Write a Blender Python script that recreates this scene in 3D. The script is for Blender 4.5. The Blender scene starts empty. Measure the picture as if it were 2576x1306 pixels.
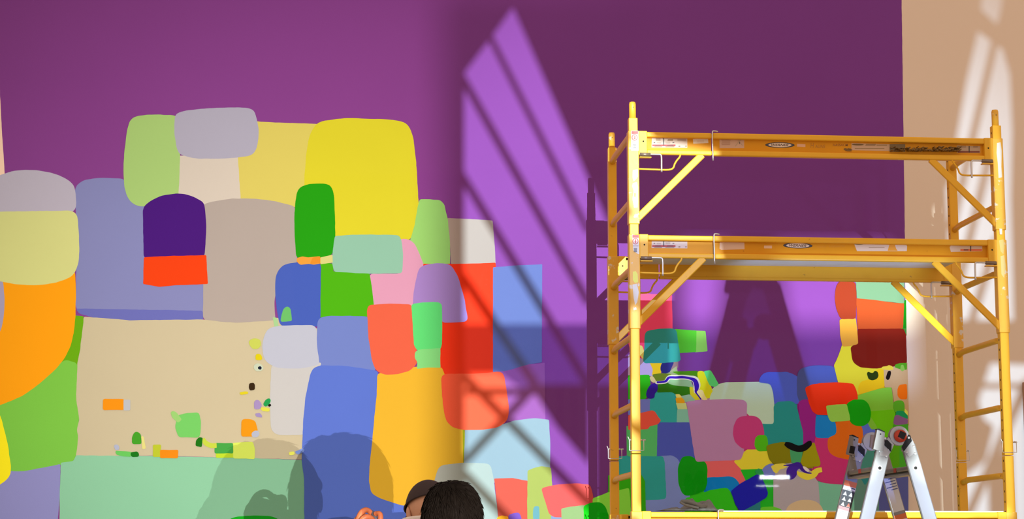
import bpy, bmesh, math, random
from mathutils import Vector, Matrix, noise
random.seed(7)
sc = bpy.context.scene
COL = sc.collection

# ---------------------------------------------------------------- camera
F, CX, CY = 4950.0, 1288.0, 653.0
PIT, YAW, CAMH = math.radians(8.6), math.radians(5.37), 1.5
cam = bpy.data.cameras.new('camera'); co = bpy.data.objects.new('camera', cam); COL.objects.link(co)
cam.sensor_width = 36.0; cam.sensor_fit = 'HORIZONTAL'; cam.lens = F / 2576 * 36
co.location = (0, 0, CAMH); co.rotation_euler = (math.pi/2 + PIT, 0, -YAW)
cam.clip_end = 200
sc.camera = co
# ---------------------------------------------------------------- colour management, world
sc.view_settings.view_transform = 'Standard'; sc.view_settings.look = 'None'
sc.view_settings.exposure = 0.0; sc.view_settings.gamma = 1.0
sc.view_settings.use_curve_mapping = False
w = bpy.data.worlds.new('world'); sc.world = w; w.use_nodes = True
w.node_tree.nodes['Background'].inputs[0].default_value = (1.0, 0.73, 0.57, 1)
w.node_tree.nodes['Background'].inputs[1].default_value = 0.88

def at(px, py, Y):            # point of the photograph at depth Y, used to lay things out
    x = (px-CX)/F; y = -(py-CY)/F
    fw = (math.sin(YAW)*math.cos(PIT), math.cos(YAW)*math.cos(PIT), math.sin(PIT))
    rt = (math.cos(YAW), -math.sin(YAW), 0)
    up = (-math.sin(YAW)*math.sin(PIT), -math.cos(YAW)*math.sin(PIT), math.cos(PIT))
    d = [fw[i]+x*rt[i]+y*up[i] for i in range(3)]
    t = Y/d[1]
    return Vector((d[0]*t, Y, CAMH+d[2]*t))
WY = 11.2                     # face of the painted wall

# lamps: position, watts, colour, radius, aim (None = point)
LA = Vector((1.516, -6.0, 5.45))     # daylight-balanced lamp far behind the added cut-out gobo
LB = Vector((2.73, 5.5, 0.55))       # flood lamp low on the floor at right
LP1 = Vector((0.605, 4.05, 1.51))    # two work lamps behind the painters
LP2 = Vector((0.84, 4.05, 1.53))
def lamp(name, kind, loc, watts, colour, r, aim=None, ang=60, blend=1.0):
    l = bpy.data.lights.new(name, kind); o = bpy.data.objects.new(name, l); COL.objects.link(o)
    o.location = loc; l.energy = watts; l.color = colour; l.shadow_soft_size = r
    if kind == 'SPOT':
        l.spot_size = math.radians(ang); l.spot_blend = blend
        o.rotation_euler = (Vector(aim)-Vector(loc)).to_track_quat('-Z', 'Y').to_euler()
    return o
lamp('lamp_gobo', 'SPOT', LA, 22500, (0.80, 0.95, 1.0), 0.008, at(1700, 1050, WY), 25, 0.85)
lamp('lamp_floor', 'SPOT', LB, 4000, (0.80, 0.96, 1.0), 0.02, at(1990, 700, WY), 42, 0.25)
lamp('lamp_work', 'SPOT', LP1, 1250, (1.0, 0.80, 0.72), 0.0016, at(900, 960, WY), 48, 1.0)
lamp('lamp_work', 'SPOT', LP2, 800, (1.0, 0.80, 0.72), 0.0016, at(900, 960, WY), 48, 1.0)

# ---------------------------------------------------------------- helpers
def lin(c):
    return tuple(((v/255)/12.92 if v/255 <= .04045 else ((v/255+.055)/1.055)**2.4) for v in c)
_m = {}
def mat(name, rgb, rough=0.6, metal=0.0, bump=0.0, bscale=200, var=0.0, vscale=6, spec=0.5, coat=0.0, dirt=None):
    """procedural principled material; rgb linear"""
    if name in _m: return _m[name]
    m = bpy.data.materials.new(name); m.use_nodes = True; _m[name] = m
    nt = m.node_tree; b = nt.nodes['Principled BSDF']
    b.inputs['Base Color'].default_value = (*rgb, 1); b.inputs['Roughness'].default_value = rough
    b.inputs['Metallic'].default_value = metal; b.inputs['Specular IOR Level'].default_value = spec
    b.inputs['Coat Weight'].default_value = coat; b.inputs['Coat Roughness'].default_value = 0.015
    tc = nt.nodes.new('ShaderNodeTexCoord')
    if var > 0:
        n = nt.nodes.new('ShaderNodeTexNoise'); n.inputs['Scale'].default_value = vscale; n.inputs['Detail'].default_value = 5
        nt.links.new(tc.outputs['Object'], n.inputs['Vector'])
        mx = nt.nodes.new('ShaderNodeMix'); mx.data_type = 'RGBA'
        mx.inputs[6].default_value = (*[max(0, v*(1-var)) for v in rgb], 1)
        mx.inputs[7].default_value = (*[min(1, v*(1+var)) for v in rgb], 1)
        nt.links.new(n.outputs['Fac'], mx.inputs[0])
        last = mx.outputs[2]
        if dirt:
            n2 = nt.nodes.new('ShaderNodeTexNoise'); n2.inputs['Scale'].default_value = dirt[1]; n2.inputs['Detail'].default_value = 8
            nt.links.new(tc.outputs['Object'], n2.inputs['Vector'])
            r = nt.nodes.new('ShaderNodeValToRGB'); r.color_ramp.elements[0].position = dirt[2]; r.color_ramp.elements[1].position = dirt[2]+.06
            nt.links.new(n2.outputs['Fac'], r.inputs[0])
            m2 = nt.nodes.new('ShaderNodeMix'); m2.data_type = 'RGBA'; m2.inputs[7].default_value = (*dirt[0], 1)
            nt.links.new(last, m2.inputs[6]); nt.links.new(r.outputs[0], m2.inputs[0]); last = m2.outputs[2]
        nt.links.new(last, b.inputs['Base Color'])
    if bump > 0:
        n = nt.nodes.new('ShaderNodeTexNoise'); n.inputs['Scale'].default_value = bscale; n.inputs['Detail'].default_value = 4
        nt.links.new(tc.outputs['Object'], n.inputs['Vector'])
        bp = nt.nodes.new('ShaderNodeBump'); bp.inputs['Strength'].default_value = bump; bp.inputs['Distance'].default_value = 0.002
        nt.links.new(n.outputs['Fac'], bp.inputs['Height']); nt.links.new(bp.outputs[0], b.inputs['Normal'])
    return m

def link(name, me, m, parent=None, smooth=False):
    o = bpy.data.objects.new(name, me); COL.objects.link(o)
    if m: me.materials.append(m)
    if parent: o.parent = parent; o.matrix_parent_inverse = Matrix.Translation(-parent.location)
    if smooth:
        for p in me.polygons: p.use_smooth = True
    return o
def thing(name, label, cat, loc=(0, 0, 0), group=None):
    o = bpy.data.objects.new(name, None); COL.objects.link(o); o.location = loc; o.empty_display_size = .1
    o['label'] = label; o['category'] = cat
    if group: o['group'] = group
    return o
class MB:
    def __init__(s): s.v = []; s.f = []
    def add(s, vs, fs):
        k = len(s.v); s.v += [tuple(v) for v in vs]; s.f += [tuple(i+k for i in f) for f in fs]; return s
    def box(s, x0, x1, y0, y1, z0, z1):
        vs = [(x, y, z) for x in (x0, x1) for y in (y0, y1) for z in (z0, z1)]
        return s.add(vs, [(0,1,3,2),(4,6,7,5),(0,4,5,1),(2,3,7,6),(0,2,6,4),(1,5,7,3)])
    def bbox(s, x0, x1, y0, y1, z0, z1, b=.004):
        """bevelled box"""
        bm = bmesh.new(); bmesh.ops.create_cube(bm, size=1)
        for v in bm.verts:
            v.co = Vector((x0+(v.co.x+.5)*(x1-x0), y0+(v.co.y+.5)*(y1-y0), z0+(v.co.z+.5)*(z1-z0)))
        bmesh.ops.bevel(bm, geom=bm.edges[:], offset=b, segments=2, affect='EDGES', profile=.5)
        bm.verts.index_update()
        s.add([v.co for v in bm.verts], [[v.index for v in f.verts] for f in bm.faces]); bm.free(); return s
    def bar(s, a, b, w, t, up=Vector((0, 1, 0)), bev=0):
        """box section bar a->b: width w across, thickness t along `up`"""
        a = Vector(a); b = Vector(b); d = (b-a).normalized(); u = (up-d*up.dot(d)).normalized(); c = d.cross(u)
        if bev:
            pr = []
            for sx, sy in ((1,1),(-1,1),(-1,-1),(1,-1)):
                for (dx, dy) in (((0,-bev),(-bev,0)) if sx*sy > 0 else ((-bev,0),(0,-bev))):
                    pr.append((sx*(w/2+dx), sy*(t/2+dy)))
        else: pr = [(w/2,t/2),(-w/2,t/2),(-w/2,-t/2),(w/2,-t/2)]
        n = len(pr)
        vs = [p+c*x+u*y for p in (a, b) for x, y in pr]
        fs = [(i, (i+1)%n, n+(i+1)%n, n+i) for i in range(n)]+[tuple(range(n-1,-1,-1)), tuple(range(n, 2*n))]
        return s.add(vs, fs)
    def tube(s, pts, r, n=10, cap=True):
        pts = [Vector(p) for p in pts]; rs = r if isinstance(r, (list, tuple)) else [r]*len(pts)
        k0 = len(s.v); ref = None
        for i, p in enumerate(pts):
            d = (pts[min(i+1, len(pts)-1)]-pts[max(i-1, 0)]).normalized()
            if ref is None: ref = d.orthogonal().normalized()
            ref = (ref-d*ref.dot(d)).normalized(); c = d.cross(ref)
            for j in range(n):
                a = 2*math.pi*j/n; s.v.append(tuple(p+(ref*math.cos(a)+c*math.sin(a))*rs[i]))
        for i in range(len(pts)-1):
            for j in range(n):
                s.f.append((k0+i*n+j, k0+i*n+(j+1)%n, k0+(i+1)*n+(j+1)%n, k0+(i+1)*n+j))
        if cap:
            s.f.append(tuple(k0+j for j in range(n-1, -1, -1))); s.f.append(tuple(k0+(len(pts)-1)*n+j for j in range(n)))
        return s
    def prism(s, pts, y0, y1):
        """closed outline in XZ extruded between depths y0 (near) and y1"""
        n = len(pts)
        a = sum(pts[i][0]*pts[(i+1)%n][1]-pts[(i+1)%n][0]*pts[i][1] for i in range(n))
        if a < 0: pts = pts[::-1]
        vs = [(x, y0, z) for x, z in pts]+[(x, y1, z) for x, z in pts]
        fs = [tuple(range(n)), tuple(range(2*n-1, n-1, -1))]+[(i, n+i, n+(i+1)%n, (i+1)%n) for i in range(n)]
        return s.add(vs, fs)
    def disc(s, c, r, y0, y1, n=28, sx=1, sz=1):
        return s.prism([(c[0]+r*sx*math.cos(2*math.pi*i/n), c[1]+r*sz*math.sin(2*math.pi*i/n)) for i in range(n)], y0, y1)
    def ball(s, c, r, n=12, m=8):
        c = Vector(c); r = Vector(r if isinstance(r, (list, tuple)) else (r, r, r)); k = len(s.v)
        for i in range(m+1):
            th = math.pi*i/m
            for j in range(n):
                ph = 2*math.pi*j/n; s.v.append((c.x+r.x*math.sin(th)*math.cos(ph), c.y+r.y*math.sin(th)*math.sin(ph), c.z+r.z*math.cos(th)))
        for i in range(m):
            for j in range(n): s.f.append((k+i*n+j, k+(i+1)*n+j, k+(i+1)*n+(j+1)%n, k+i*n+(j+1)%n))
        return s
    def build(s, name, m, parent=None, smooth=False, **props):
        me = bpy.data.meshes.new(name); me.from_pydata(s.v, [], s.f); me.update()
        o = link(name, me, m, parent, smooth)
        for k, v in props.items(): o[k] = v
        return o
def smoothpath(pts, n=4):
    P = [Vector(p) for p in pts]; P = [P[0]]+P+[P[-1]]; out = []
    for i in range(1, len(P)-2):
        for k in range(n):
            t = k/n
            out.append(.5*((2*P[i])+(P[i+1]-P[i-1])*t+(2*P[i-1]-5*P[i]+4*P[i+1]-P[i+2])*t*t+(3*P[i]-P[i-1]-3*P[i+1]+P[i+2])*t**3))
    out.append(P[-2]); return out
def W2(px, py, Y=WY):
    p = at(px, py, Y); return (p.x, p.z)
def rect(x0, y0, x1, y1): return [(x0, y0), (x1, y0), (x1, y1), (x0, y1)]

# ---------------------------------------------------------------- structure
plaster = mat('beige_plaster', (0.76, 0.635, 0.50), .8, bump=.15, bscale=90, var=.02, vscale=1.5)
xl, xr, zt = -9.0, 9.0, 7.5
MB().box(xl, xr, WY, WY+.2, 0, zt).build('wall_back', plaster, kind='structure')
MB().box(xl, xr, -6.0, WY, -.1, 0).build('floor', mat('grey_floor', (.38, .36, .34), .5, var=.1, vscale=2), kind='structure')
p0 = at(2571, 962, WY)
MB().bbox(p0.x, p0.x+.12, WY-.03, WY-.0005, 0, p0.z, .004).build('trim_1', mat('brown_casing', (.36, .17, .08), .5, var=.15, vscale=9), kind='structure')

# added unseen gobo behind the camera shaping the wall light: sheets, struts, dimming film
black = mat('dark_steel', (.05, .05, .055), .6)
def thru(L, px, py, Y):
    p = at(px, py, WY); t = (Y-L.y)/(WY-L.y); q = L+(p-L)*t; return (q.x, q.z)
def pblock(mb, L, Y, pts, th=.02): return mb.prism([thru(L, x, y, Y) for x, y in pts], Y, Y+th)
def pbar(mb, L, Y, a, b, wpx, th=.02):
    dx, dy = b[0]-a[0], b[1]-a[1]; l = math.hypot(dx, dy); nx, ny = -dy/l*wpx/2, dx/l*wpx/2
    return pblock(mb, L, Y, [(a[0]+nx, a[1]+ny), (b[0]+nx, b[1]+ny), (b[0]-nx, b[1]-ny), (a[0]-nx, a[1]-ny)], th)
tm = bpy.data.materials.new('dimming_film'); tm.use_nodes = True; nt = tm.node_tree; nt.nodes.clear()
_o = nt.nodes.new('ShaderNodeOutputMaterial'); _t = nt.nodes.new('ShaderNodeBsdfTransparent'); _t.inputs[0].default_value = (.40, .44, .58, 1)
nt.links.new(_t.outputs[0], _o.inputs[0])
GY = -2.6
g = MB()
pblock(g, LA, GY, rect(-3200, -2200, 1166, 3300)); pblock(g, LA, GY, [(1700, -2200), (2265, -2200), (2384, 1462), (1700, 1462)]); pblock(g, LA, GY, rect(1500, 1640, 2400, 3300))
pblock(g, LA, GY, rect(1100, -2200, 1750, -60)); pblock(g, LA, GY, rect(1100, 1500, 1500, 3300))
pblock(g, LA, GY, rect(2300, 1500, 2750, 3300)); pblock(g, LA, GY, rect(2300, -2200, 2750, -60)); pblock(g, LA, GY, rect(2720, -2200, 5200, 3300))
g.build('gobo_surround', black, kind='structure')
g = MB()
pblock(g, LA, GY+.03, [(1290, 20), (1478, 448), (1535, 575), (1690, 600), (1690, 815), (1720, 990), (1720, -80), (1230, -80)])
pblock(g, LA, GY+.03, [(1150, -80), (1320, -80), (1290, 20), (1240, 90), (1168, 185), (1150, 190)])
pblock(g, LA, GY+.03, [(1335, 975), (1483, 975), (1483, 1172), (1400, 1075)])
pblock(g, LA, GY+.03, [(1497, 975), (1720, 975), (1720, 1462), (1497, 1462)])
for a, b, wd in (((1205, 40), (1480, 585), 14), ((1150, 175), (1480, 765), 17), ((1150, 425), (1480, 972), 17), ((1150, 680), (1345, 970), 18),
                 ((1160, 945), (1500, 1290), 17), ((1170, 990), (1345, 990), 11), ((1150, 1185), (1345, 975), 18), ((1160, 1190), (1300, 1335), 16)):
    pbar(g, LA, GY+.03, a, b, wd)
for a, b, wd in (((2452, 60), (2380, 470), 11), ((2512, 80), (2396, 580), 13), ((2500, 360), (2405, 760), 13), ((2512, 600), (2446, 815), 13), ((2440, 975), (2600, 975), 8), ((2425, 1330), (2590, 960), 15)):
    pbar(g, LA, GY+.03, a, b, wd)
pblock(g, LA, GY+.03, [(2349, -80), (2478, -80), (2465, 60), (2400, 345), (2366, 560), (2376, 620), (2400, 812), (2379, 830)])
pblock(g, LA, GY+.03, [(2378, 812), (2740, 812), (2740, 925), (2492, 915), (2462, 1010), (2478, 1062), (2500, 1075), (2480, 1160), (2425, 1200), (2418, 1530), (2402, 1530)])
pblock(g, LA, GY+.03, rect(2300, -80, 2366, 520))
pblock(g, LA, GY+.03, [(2535, -80), (2740, -80), (2740, 860), (2556, 830), (2548, 500), (2552, 330), (2546, 190), (2512, 70), (2525, 20)])
pblock(g, LA, GY+.03, [(2470, 25), (2560, 110), (2560, 150), (2450, 70)])
pblock(g, LA, GY+.03, [(2490, 1200), (2545, 1120), (2560, 1520), (2500, 1520)])
g.build('gobo_1', black, kind='structure')
g = MB(); pblock(g, LA, GY+.06, [(1245, 817), (1690, 817), (1690, 985), (1320, 985), (1250, 938), (1130, 940), (1130, 817)], .003)
g.build('gobo_2', tm, kind='structure')  # added film that dims the gobo light to a middle level
tm3 = tm.copy(); tm3.name = 'tinted_film'; [n for n in tm3.node_tree.nodes if n.type == 'BSDF_TRANSPARENT'][0].inputs[0].default_value = (.62, .72, .86, 1)
g = MB(); pblock(g, LA, GY+.06, [(2350, -120), (2745, -120), (2745, 1520), (2405, 1520)], .003); g.build('gobo_3', tm3, kind='structure')  # added film that weakens the gobo light on the beige wall

# flags added before the low lamps, cut to shape their light
def stand(root, x, y, h):
    mb = MB(); mb.tube([(x, y, 0.35), (x, y, h)], .012)
    for k in range(3):
        a = k*2.094; mb.tube([(x, y, .4), (x+.32*math.cos(a), y+.32*math.sin(a), .012)], .009)
    mb.build('tripod', black, root)
t = thing('flood_lamp', 'black flood lamp with added light flags low on the floor, below the picture', 'lamp', (LB.x, LB.y-.2, 0))
mb = MB(); mb.bbox(LB.x-.12, LB.x+.12, LB.y-.24, LB.y-.06, LB.z-.1, LB.z+.1, .01); mb.build('housing', black, t)
stand(t, LB.x, LB.y-.15, LB.z-.1)
YB = LB.y+.9; mb = MB()
pblock(mb, LB, YB, rect(700, -260, 1712, 1500), .004); pblock(mb, LB, YB, rect(2298, -260, 3300, 1500), .004); pblock(mb, LB, YB, rect(2240, -260, 2400, 640), .004)
pblock(mb, LB, YB, rect(1600, -260, 2500, 335), .004); pblock(mb, LB, YB, rect(1600, 545, 2500, 622), .004); pblock(mb, LB, YB, rect(1600, 978, 2500, 1500), .004)
mb.build('light_flag', black, t)
mb = MB(); pblock(mb, LB, YB+.01, rect(1650, 817, 2450, 1000), .001); pblock(mb, LB, YB+.01, rect(1650, 300, 2450, 560), .001); mb.build('filter', tm, t)  # films added to dim the flood lamp above and below the bright band
tm4 = tm.copy(); tm4.name = 'dense_film'; [n for n in tm4.node_tree.nodes if n.type == 'BSDF_TRANSPARENT'][0].inputs[0].default_value = (.16, .17, .2, 1)
mb = MB(); pblock(mb, LB, YB+.02, [(1838, 600), (1948, 600), (1982, 817), (1808, 817)], .001); mb.build('filter', tm4, t)  # film added to dim the flood lamp where it strikes the stepladder
mb = MB(); pblock(mb, LB, YB+.02, [(1808, 817), (1982, 817), (2030, 990), (1762, 990)], .001); mb.build('filter', tm, t)
for L, xe in ((LP1, 1102), (LP2, 1114)):
    t = thing('work_lamp', 'black work lamp on a tripod, the '+('left' if L is LP1 else 'right')+' one behind the painters', 'lamp', (L.x, L.y-.15, 0), group='work lamps')
    mb = MB(); mb.bbox(L.x-.07, L.x+.07, L.y-.16, L.y-.03, L.z-.11, L.z-.01, .008); mb.build('housing', black, t)
    stand(t, L.x, L.y-.09, L.z-.11)
    mb = MB(); YP = L.y+.07
    pblock(mb, L, YP, [(xe, -30), (2900, -30), (2900, 2500), (xe, 2500)], .002); mb.build('light_flag', black, t)

# fluorescent tubes at the right of the hall, mirrored as pale streaks in the satin paint
def glow(n, e):
    m = bpy.data.materials.new(n); m.use_nodes = True; b = m.node_tree.nodes['Principled BSDF']
    b.inputs['Emission Color'].default_value = (.85, .9, 1, 1); b.inputs['Emission Strength'].default_value = e; return m
for px, py, ln, e, lab in ((1948, 1201, .34, 560, 'upper'), (1930, 1223, .26, 160, 'lower')):
    p = at(px, py, WY); c = Vector((2*p.x, 0, 2*p.z-CAMH))
    t = thing('tube_lamp', 'white fluorescent tube, the '+lab+' of two at the right of the hall', 'lamp', tuple(c), group='tube lamps')
    MB().tube([c-Vector((ln/2, 0, 0)), c+Vector((ln/2, 0, 0))], .022 if e > 200 else .010, 12).build('tube', glow('tube_'+lab, e), t, True)
    MB().bbox(c.x-ln/2-.03, c.x+ln/2+.03, -.1, -.05, c.z-.04, c.z+.04).build('fitting', black, t)
# ---------------------------------------------------------------- mural
mural = thing('mural', 'large abstract mural of rounded colour patches on a purple ground', 'mural', (.5, WY, 0))
def rounded(pts, r):
    n = len(pts); out = []
    for i in range(n):
        p = Vector(pts[i]); a = Vector(pts[i-1]); b = Vector(pts[(i+1)%n])
        la, lb = (a-p).length, (b-p).length; ra = min(r, la*.48); rb = min(r, lb*.48)
        s = p+(a-p)/la*ra; e = p+(b-p)/lb*rb
        k = 5 if r > 3 else 2
        for j in range(k+1):
            t = j/k; out.append((1-t)**2*s+2*t*(1-t)*p+t*t*e)
    res = []
    n = len(out)
    for i in range(n):
        a, b = out[i], out[(i+1)%n]; L = (b-a).length
        if L < .05: continue
        k = max(1, int(L/9))
        for j in range(k):
            q = a+(b-a)*j/k
            d = .9*min(1, r/6+.3)
            res.append((q.x+d*noise.noise(Vector((q.x*.07, q.y*.07, 1.3))), q.y+d*noise.noise(Vector((q.x*.07, q.y*.07, 8.7)))))
    return res
def ribbon(c):
    """outline of a stroke: (x, y, half-width) centres"""
    P = smoothpath([(x, y, w) for x, y, w in c], 4); L = []; R = []
    for i, p in enumerate(P):
        d = P[min(i+1, len(P)-1)]-P[max(i-1, 0)]; l = math.hypot(d.x, d.y) or 1; nx, ny = -d.y/l, d.x/l
        L.append((p.x+nx*p.z, p.y+ny*p.z)); R.append((p.x-nx*p.z, p.y-ny*p.z))
    return L+R[::-1]
LAYER = [0]; SOLVE = []
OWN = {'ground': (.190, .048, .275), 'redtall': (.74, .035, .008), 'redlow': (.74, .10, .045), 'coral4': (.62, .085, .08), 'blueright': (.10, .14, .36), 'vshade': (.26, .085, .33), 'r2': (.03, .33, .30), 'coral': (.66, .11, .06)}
ALB = {}
#ALB_START
ALB = {'ground': (0.192, 0.040, 0.278), 'peri': (0.183, 0.233, 0.509), 'peristrip': (0.113, 0.147, 0.491), 'greylilac': (0.388, 0.432, 0.568), 'sliver': (0.315, 0.335, 0.528),
 'dgreenstrip': (0.112, 0.389, 0.003), 'bigcream': (0.460, 0.478, 0.336), 'biggreen': (0.158, 0.536, 0.063), 'orangel': (0.776, 0.345, 0.003), 'ylime': (0.526, 0.652, 0.266),
 'lilacbl': (0.217, 0.259, 0.582), 'yellowbl': (0.772, 0.798, 0.012), 'mint': (0.207, 0.556, 0.375), 'dgreenb': (0.003, 0.466, 0.014), 'creamc': (0.508, 0.541, 0.499),
 'paleyellow': (0.536, 0.549, 0.125), 'lgreentop': (0.301, 0.561, 0.189), 'lilactop': (0.329, 0.379, 0.521), 'taupe': (0.338, 0.346, 0.336), 'indigo': (0.049, 0.006, 0.202),
 'redorange': (0.664, 0.050, 0.003), 'yellow': (0.540, 0.583, 0.025), 'greenr': (0.252, 0.600, 0.168), 'white': (0.340, 0.298, 0.276), 'redtall': (0.465, 0.032, 0.003),
 'blueright': (0.152, 0.193, 0.368), 'vshade': (0.631, 0.416, 0.748), 'mint2': (0.214, 0.498, 0.394), 'greend': (0.011, 0.315, 0.003), 'pink': (0.551, 0.307, 0.485),
 'greenb': (0.056, 0.410, 0.003), 'mint3': (0.214, 0.498, 0.394), 'bluem': (0.045, 0.105, 0.492), 'tinyyg': (0.286, 0.577, 0.291), 'greenbit': (0.109, 0.466, 0.138),
 'dab1': (0.620, 0.316, 0.046), 'dab2': (0.599, 0.253, 0.022), 'dab3': (0.501, 0.577, 0.221), 'periw': (0.129, 0.212, 0.582), 'offwhite': (0.439, 0.519, 0.551),
 'blue': (0.079, 0.164, 0.639), 'lavwhite': (0.387, 0.486, 0.627), 'coral': (0.613, 0.115, 0.061), 'orange': (0.620, 0.420, 0.028), 'oliveline': (0.270, 0.316, 0.003),
 'coral2': (0.613, 0.115, 0.061), 'lilacm': (0.289, 0.211, 0.580), 'green5': (0.091, 0.666, 0.189), 'green6': (0.183, 0.646, 0.220), 'cyanblue': (0.223, 0.323, 0.390),
 'redlow': (0.476, 0.088, 0.029), 'palemint': (0.321, 0.399, 0.380), 'coral3': (0.510, 0.077, 0.052), 'lime': (0.288, 0.343, 0.077), 'cyan': (0.111, 0.287, 0.326),
 'babyblue': (0.188, 0.244, 0.398), 'coral4': (0.460, 0.147, 0.128), 'lightg': (0.234, 0.357, 0.147), 'green52': (0.040, 0.564, 0.004), 'olive51': (0.281, 0.920, 0.074),
 'dg50': (0.003, 0.465, 0.004), 'or53': (0.920, 0.417, 0.014), 'pu53': (0.153, 0.072, 0.401), 's00': (0.688, 0.273, 0.003), 's01': (0.388, 0.481, 0.565),
 's02': (0.134, 0.562, 0.129), 's03': (0.247, 0.577, 0.174), 's04': (0.041, 0.328, 0.018), 's05': (0.592, 0.656, 0.236), 's06': (0.338, 0.439, 0.622),
 's07': (0.107, 0.539, 0.111), 's08': (0.003, 0.166, 0.007), 's09': (0.379, 0.524, 0.027), 's10': (0.649, 0.241, 0.004), 's11': (0.400, 0.660, 0.025),
 's12': (0.543, 0.788, 0.119), 's13': (0.044, 0.350, 0.059), 's14': (0.435, 0.621, 0.063), 's15': (0.004, 0.157, 0.003), 's16': (0.627, 0.283, 0.003),
 's17': (0.346, 0.445, 0.595), 's18': (0.430, 0.577, 0.098), 's19': (0.546, 0.548, 0.003), 's20': (0.430, 0.577, 0.469), 's21': (0.003, 0.010, 0.030),
 's22': (0.025, 0.014, 0.003), 's23': (0.552, 0.561, 0.014), 's24': (0.289, 0.249, 0.528), 's25': (0.272, 0.249, 0.528), 's26': (0.552, 0.646, 0.077),
 's27': (0.009, 0.307, 0.076), 's28': (0.003, 0.003, 0.003), 's29': (0.685, 0.853, 0.136), 's30': (0.161, 0.292, 0.764), 'r1': (0.920, 0.076, 0.190),
 'r2c': (0.851, 0.804, 0.193), 'r4': (0.232, 0.589, 0.091), 'r3': (0.082, 0.537, 0.029), 'r5': (0.536, 0.464, 0.796), 'r8b': (0.249, 0.162, 0.184),
 'r8': (0.312, 0.394, 0.213), 'r6': (0.899, 0.664, 0.015), 'r7': (0.021, 0.022, 0.179), 'r2': (0.073, 0.761, 0.913), 'r16g': (0.266, 0.336, 0.176),
 'r9': (0.069, 0.292, 0.004), 'r10': (0.155, 0.247, 0.014), 'r11': (0.028, 0.601, 0.009), 'r12s': (0.289, 0.563, 0.291), 'r12': (0.029, 0.236, 0.005),
 'r19': (0.744, 0.767, 0.024), 'r16': (0.802, 0.920, 0.017), 'r17': (0.123, 0.920, 0.285), 'r20': (0.590, 0.920, 0.760), 'r24d': (0.327, 0.634, 0.445),
 'r14w': (0.788, 0.851, 0.617), 'r14': (0.041, 0.006, 0.442), 'r13': (0.036, 0.012, 0.441), 'r15': (0.730, 0.655, 0.293), 'r18': (0.920, 0.920, 0.412),
 'r22': (0.189, 0.260, 0.845), 'r21': (0.036, 0.531, 0.546), 'r24y': (0.920, 0.920, 0.207), 'r24b': (0.686, 0.908, 0.358), 'r24c': (0.271, 0.741, 0.609),
 'r24': (0.920, 0.487, 0.010), 'r51': (0.084, 0.132, 0.721), 'r52': (0.110, 0.678, 0.213), 'r23': (0.920, 0.121, 0.080), 'r49': (0.238, 0.365, 0.920),
 'r50': (0.032, 0.475, 0.482), 'r52b': (0.087, 0.731, 0.065), 'r53': (0.042, 0.771, 0.017), 'r46': (0.920, 0.179, 0.207), 'r47': (0.003, 0.296, 0.920),
 'r53b': (0.042, 0.771, 0.017), 'r48': (0.003, 0.442, 0.006), 'r45': (0.920, 0.920, 0.055), 'r55': (0.019, 0.663, 0.026), 'r25': (0.567, 0.316, 0.652),
 'r29': (0.091, 0.165, 0.920), 'r30': (0.078, 0.121, 0.429), 'r28': (0.022, 0.386, 0.406), 'r31': (0.356, 0.019, 0.358), 'r26': (0.651, 0.065, 0.313),
 'r27': (0.095, 0.684, 0.011), 'r39': (0.117, 0.207, 0.920), 'r35': (0.237, 0.689, 0.055), 'r36': (0.164, 0.733, 0.004), 'r44': (0.651, 0.042, 0.245),
 'r37': (0.009, 0.297, 0.920), 'r38': (0.824, 0.187, 0.011), 'r73': (0.744, 0.688, 0.030), 'r73b': (0.851, 0.587, 0.009), 'r75': (0.618, 0.437, 0.214),
 'r32': (0.920, 0.042, 0.006), 'r34': (0.005, 0.487, 0.003), 'r33': (0.350, 0.832, 0.118), 'r72': (0.186, 0.009, 0.003), 'r76': (0.812, 0.698, 0.054),
 'r77': (0.086, 0.398, 0.013), 'r77b': (0.254, 0.572, 0.082), 'r70': (0.003, 0.197, 0.004), 'r70b': (0.033, 0.220, 0.030), 'r68': (0.150, 0.278, 0.159),
 'r69': (0.421, 0.063, 0.014), 'r71': (0.660, 0.321, 0.035), 'r67': (0.282, 0.033, 0.011), 'r74': (0.021, 0.048, 0.003), 'r78': (0.008, 0.003, 0.003),
 'r79': (0.920, 0.193, 0.003), 'r80': (0.109, 0.532, 0.022), 'r80y': (0.835, 0.920, 0.129), 'r80b': (0.007, 0.392, 0.132), 'r80d': (0.068, 0.464, 0.024),
 'r80c': (0.267, 0.125, 0.342), 'r81': (0.068, 0.333, 0.287), 'r82': (0.099, 0.464, 0.004), 'r40': (0.271, 0.284, 0.003), 'r42': (0.073, 0.480, 0.203),
 'r41': (0.401, 0.416, 0.004), 'r59': (0.521, 0.531, 0.638), 'r62': (0.099, 0.121, 0.391), 'r61': (0.221, 0.698, 0.507), 'r61b': (0.129, 0.320, 0.274),
 'r83': (0.028, 0.283, 0.315), 'r60': (0.792, 0.678, 0.424), 'r58': (0.165, 0.847, 0.042), 'r57': (0.028, 0.283, 0.344), 'r56': (0.203, 0.284, 0.920),
 'r56b': (0.023, 0.489, 0.132), 'r54': (0.014, 0.017, 0.667), 'r43': (0.003, 0.004, 0.007), 'r63': (0.920, 0.920, 0.107), 'r66': (0.920, 0.920, 0.920),
 'r65': (0.920, 0.920, 0.074), 'r64': (0.067, 0.019, 0.496), 'r64b': (0.056, 0.017, 0.443)}
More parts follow.
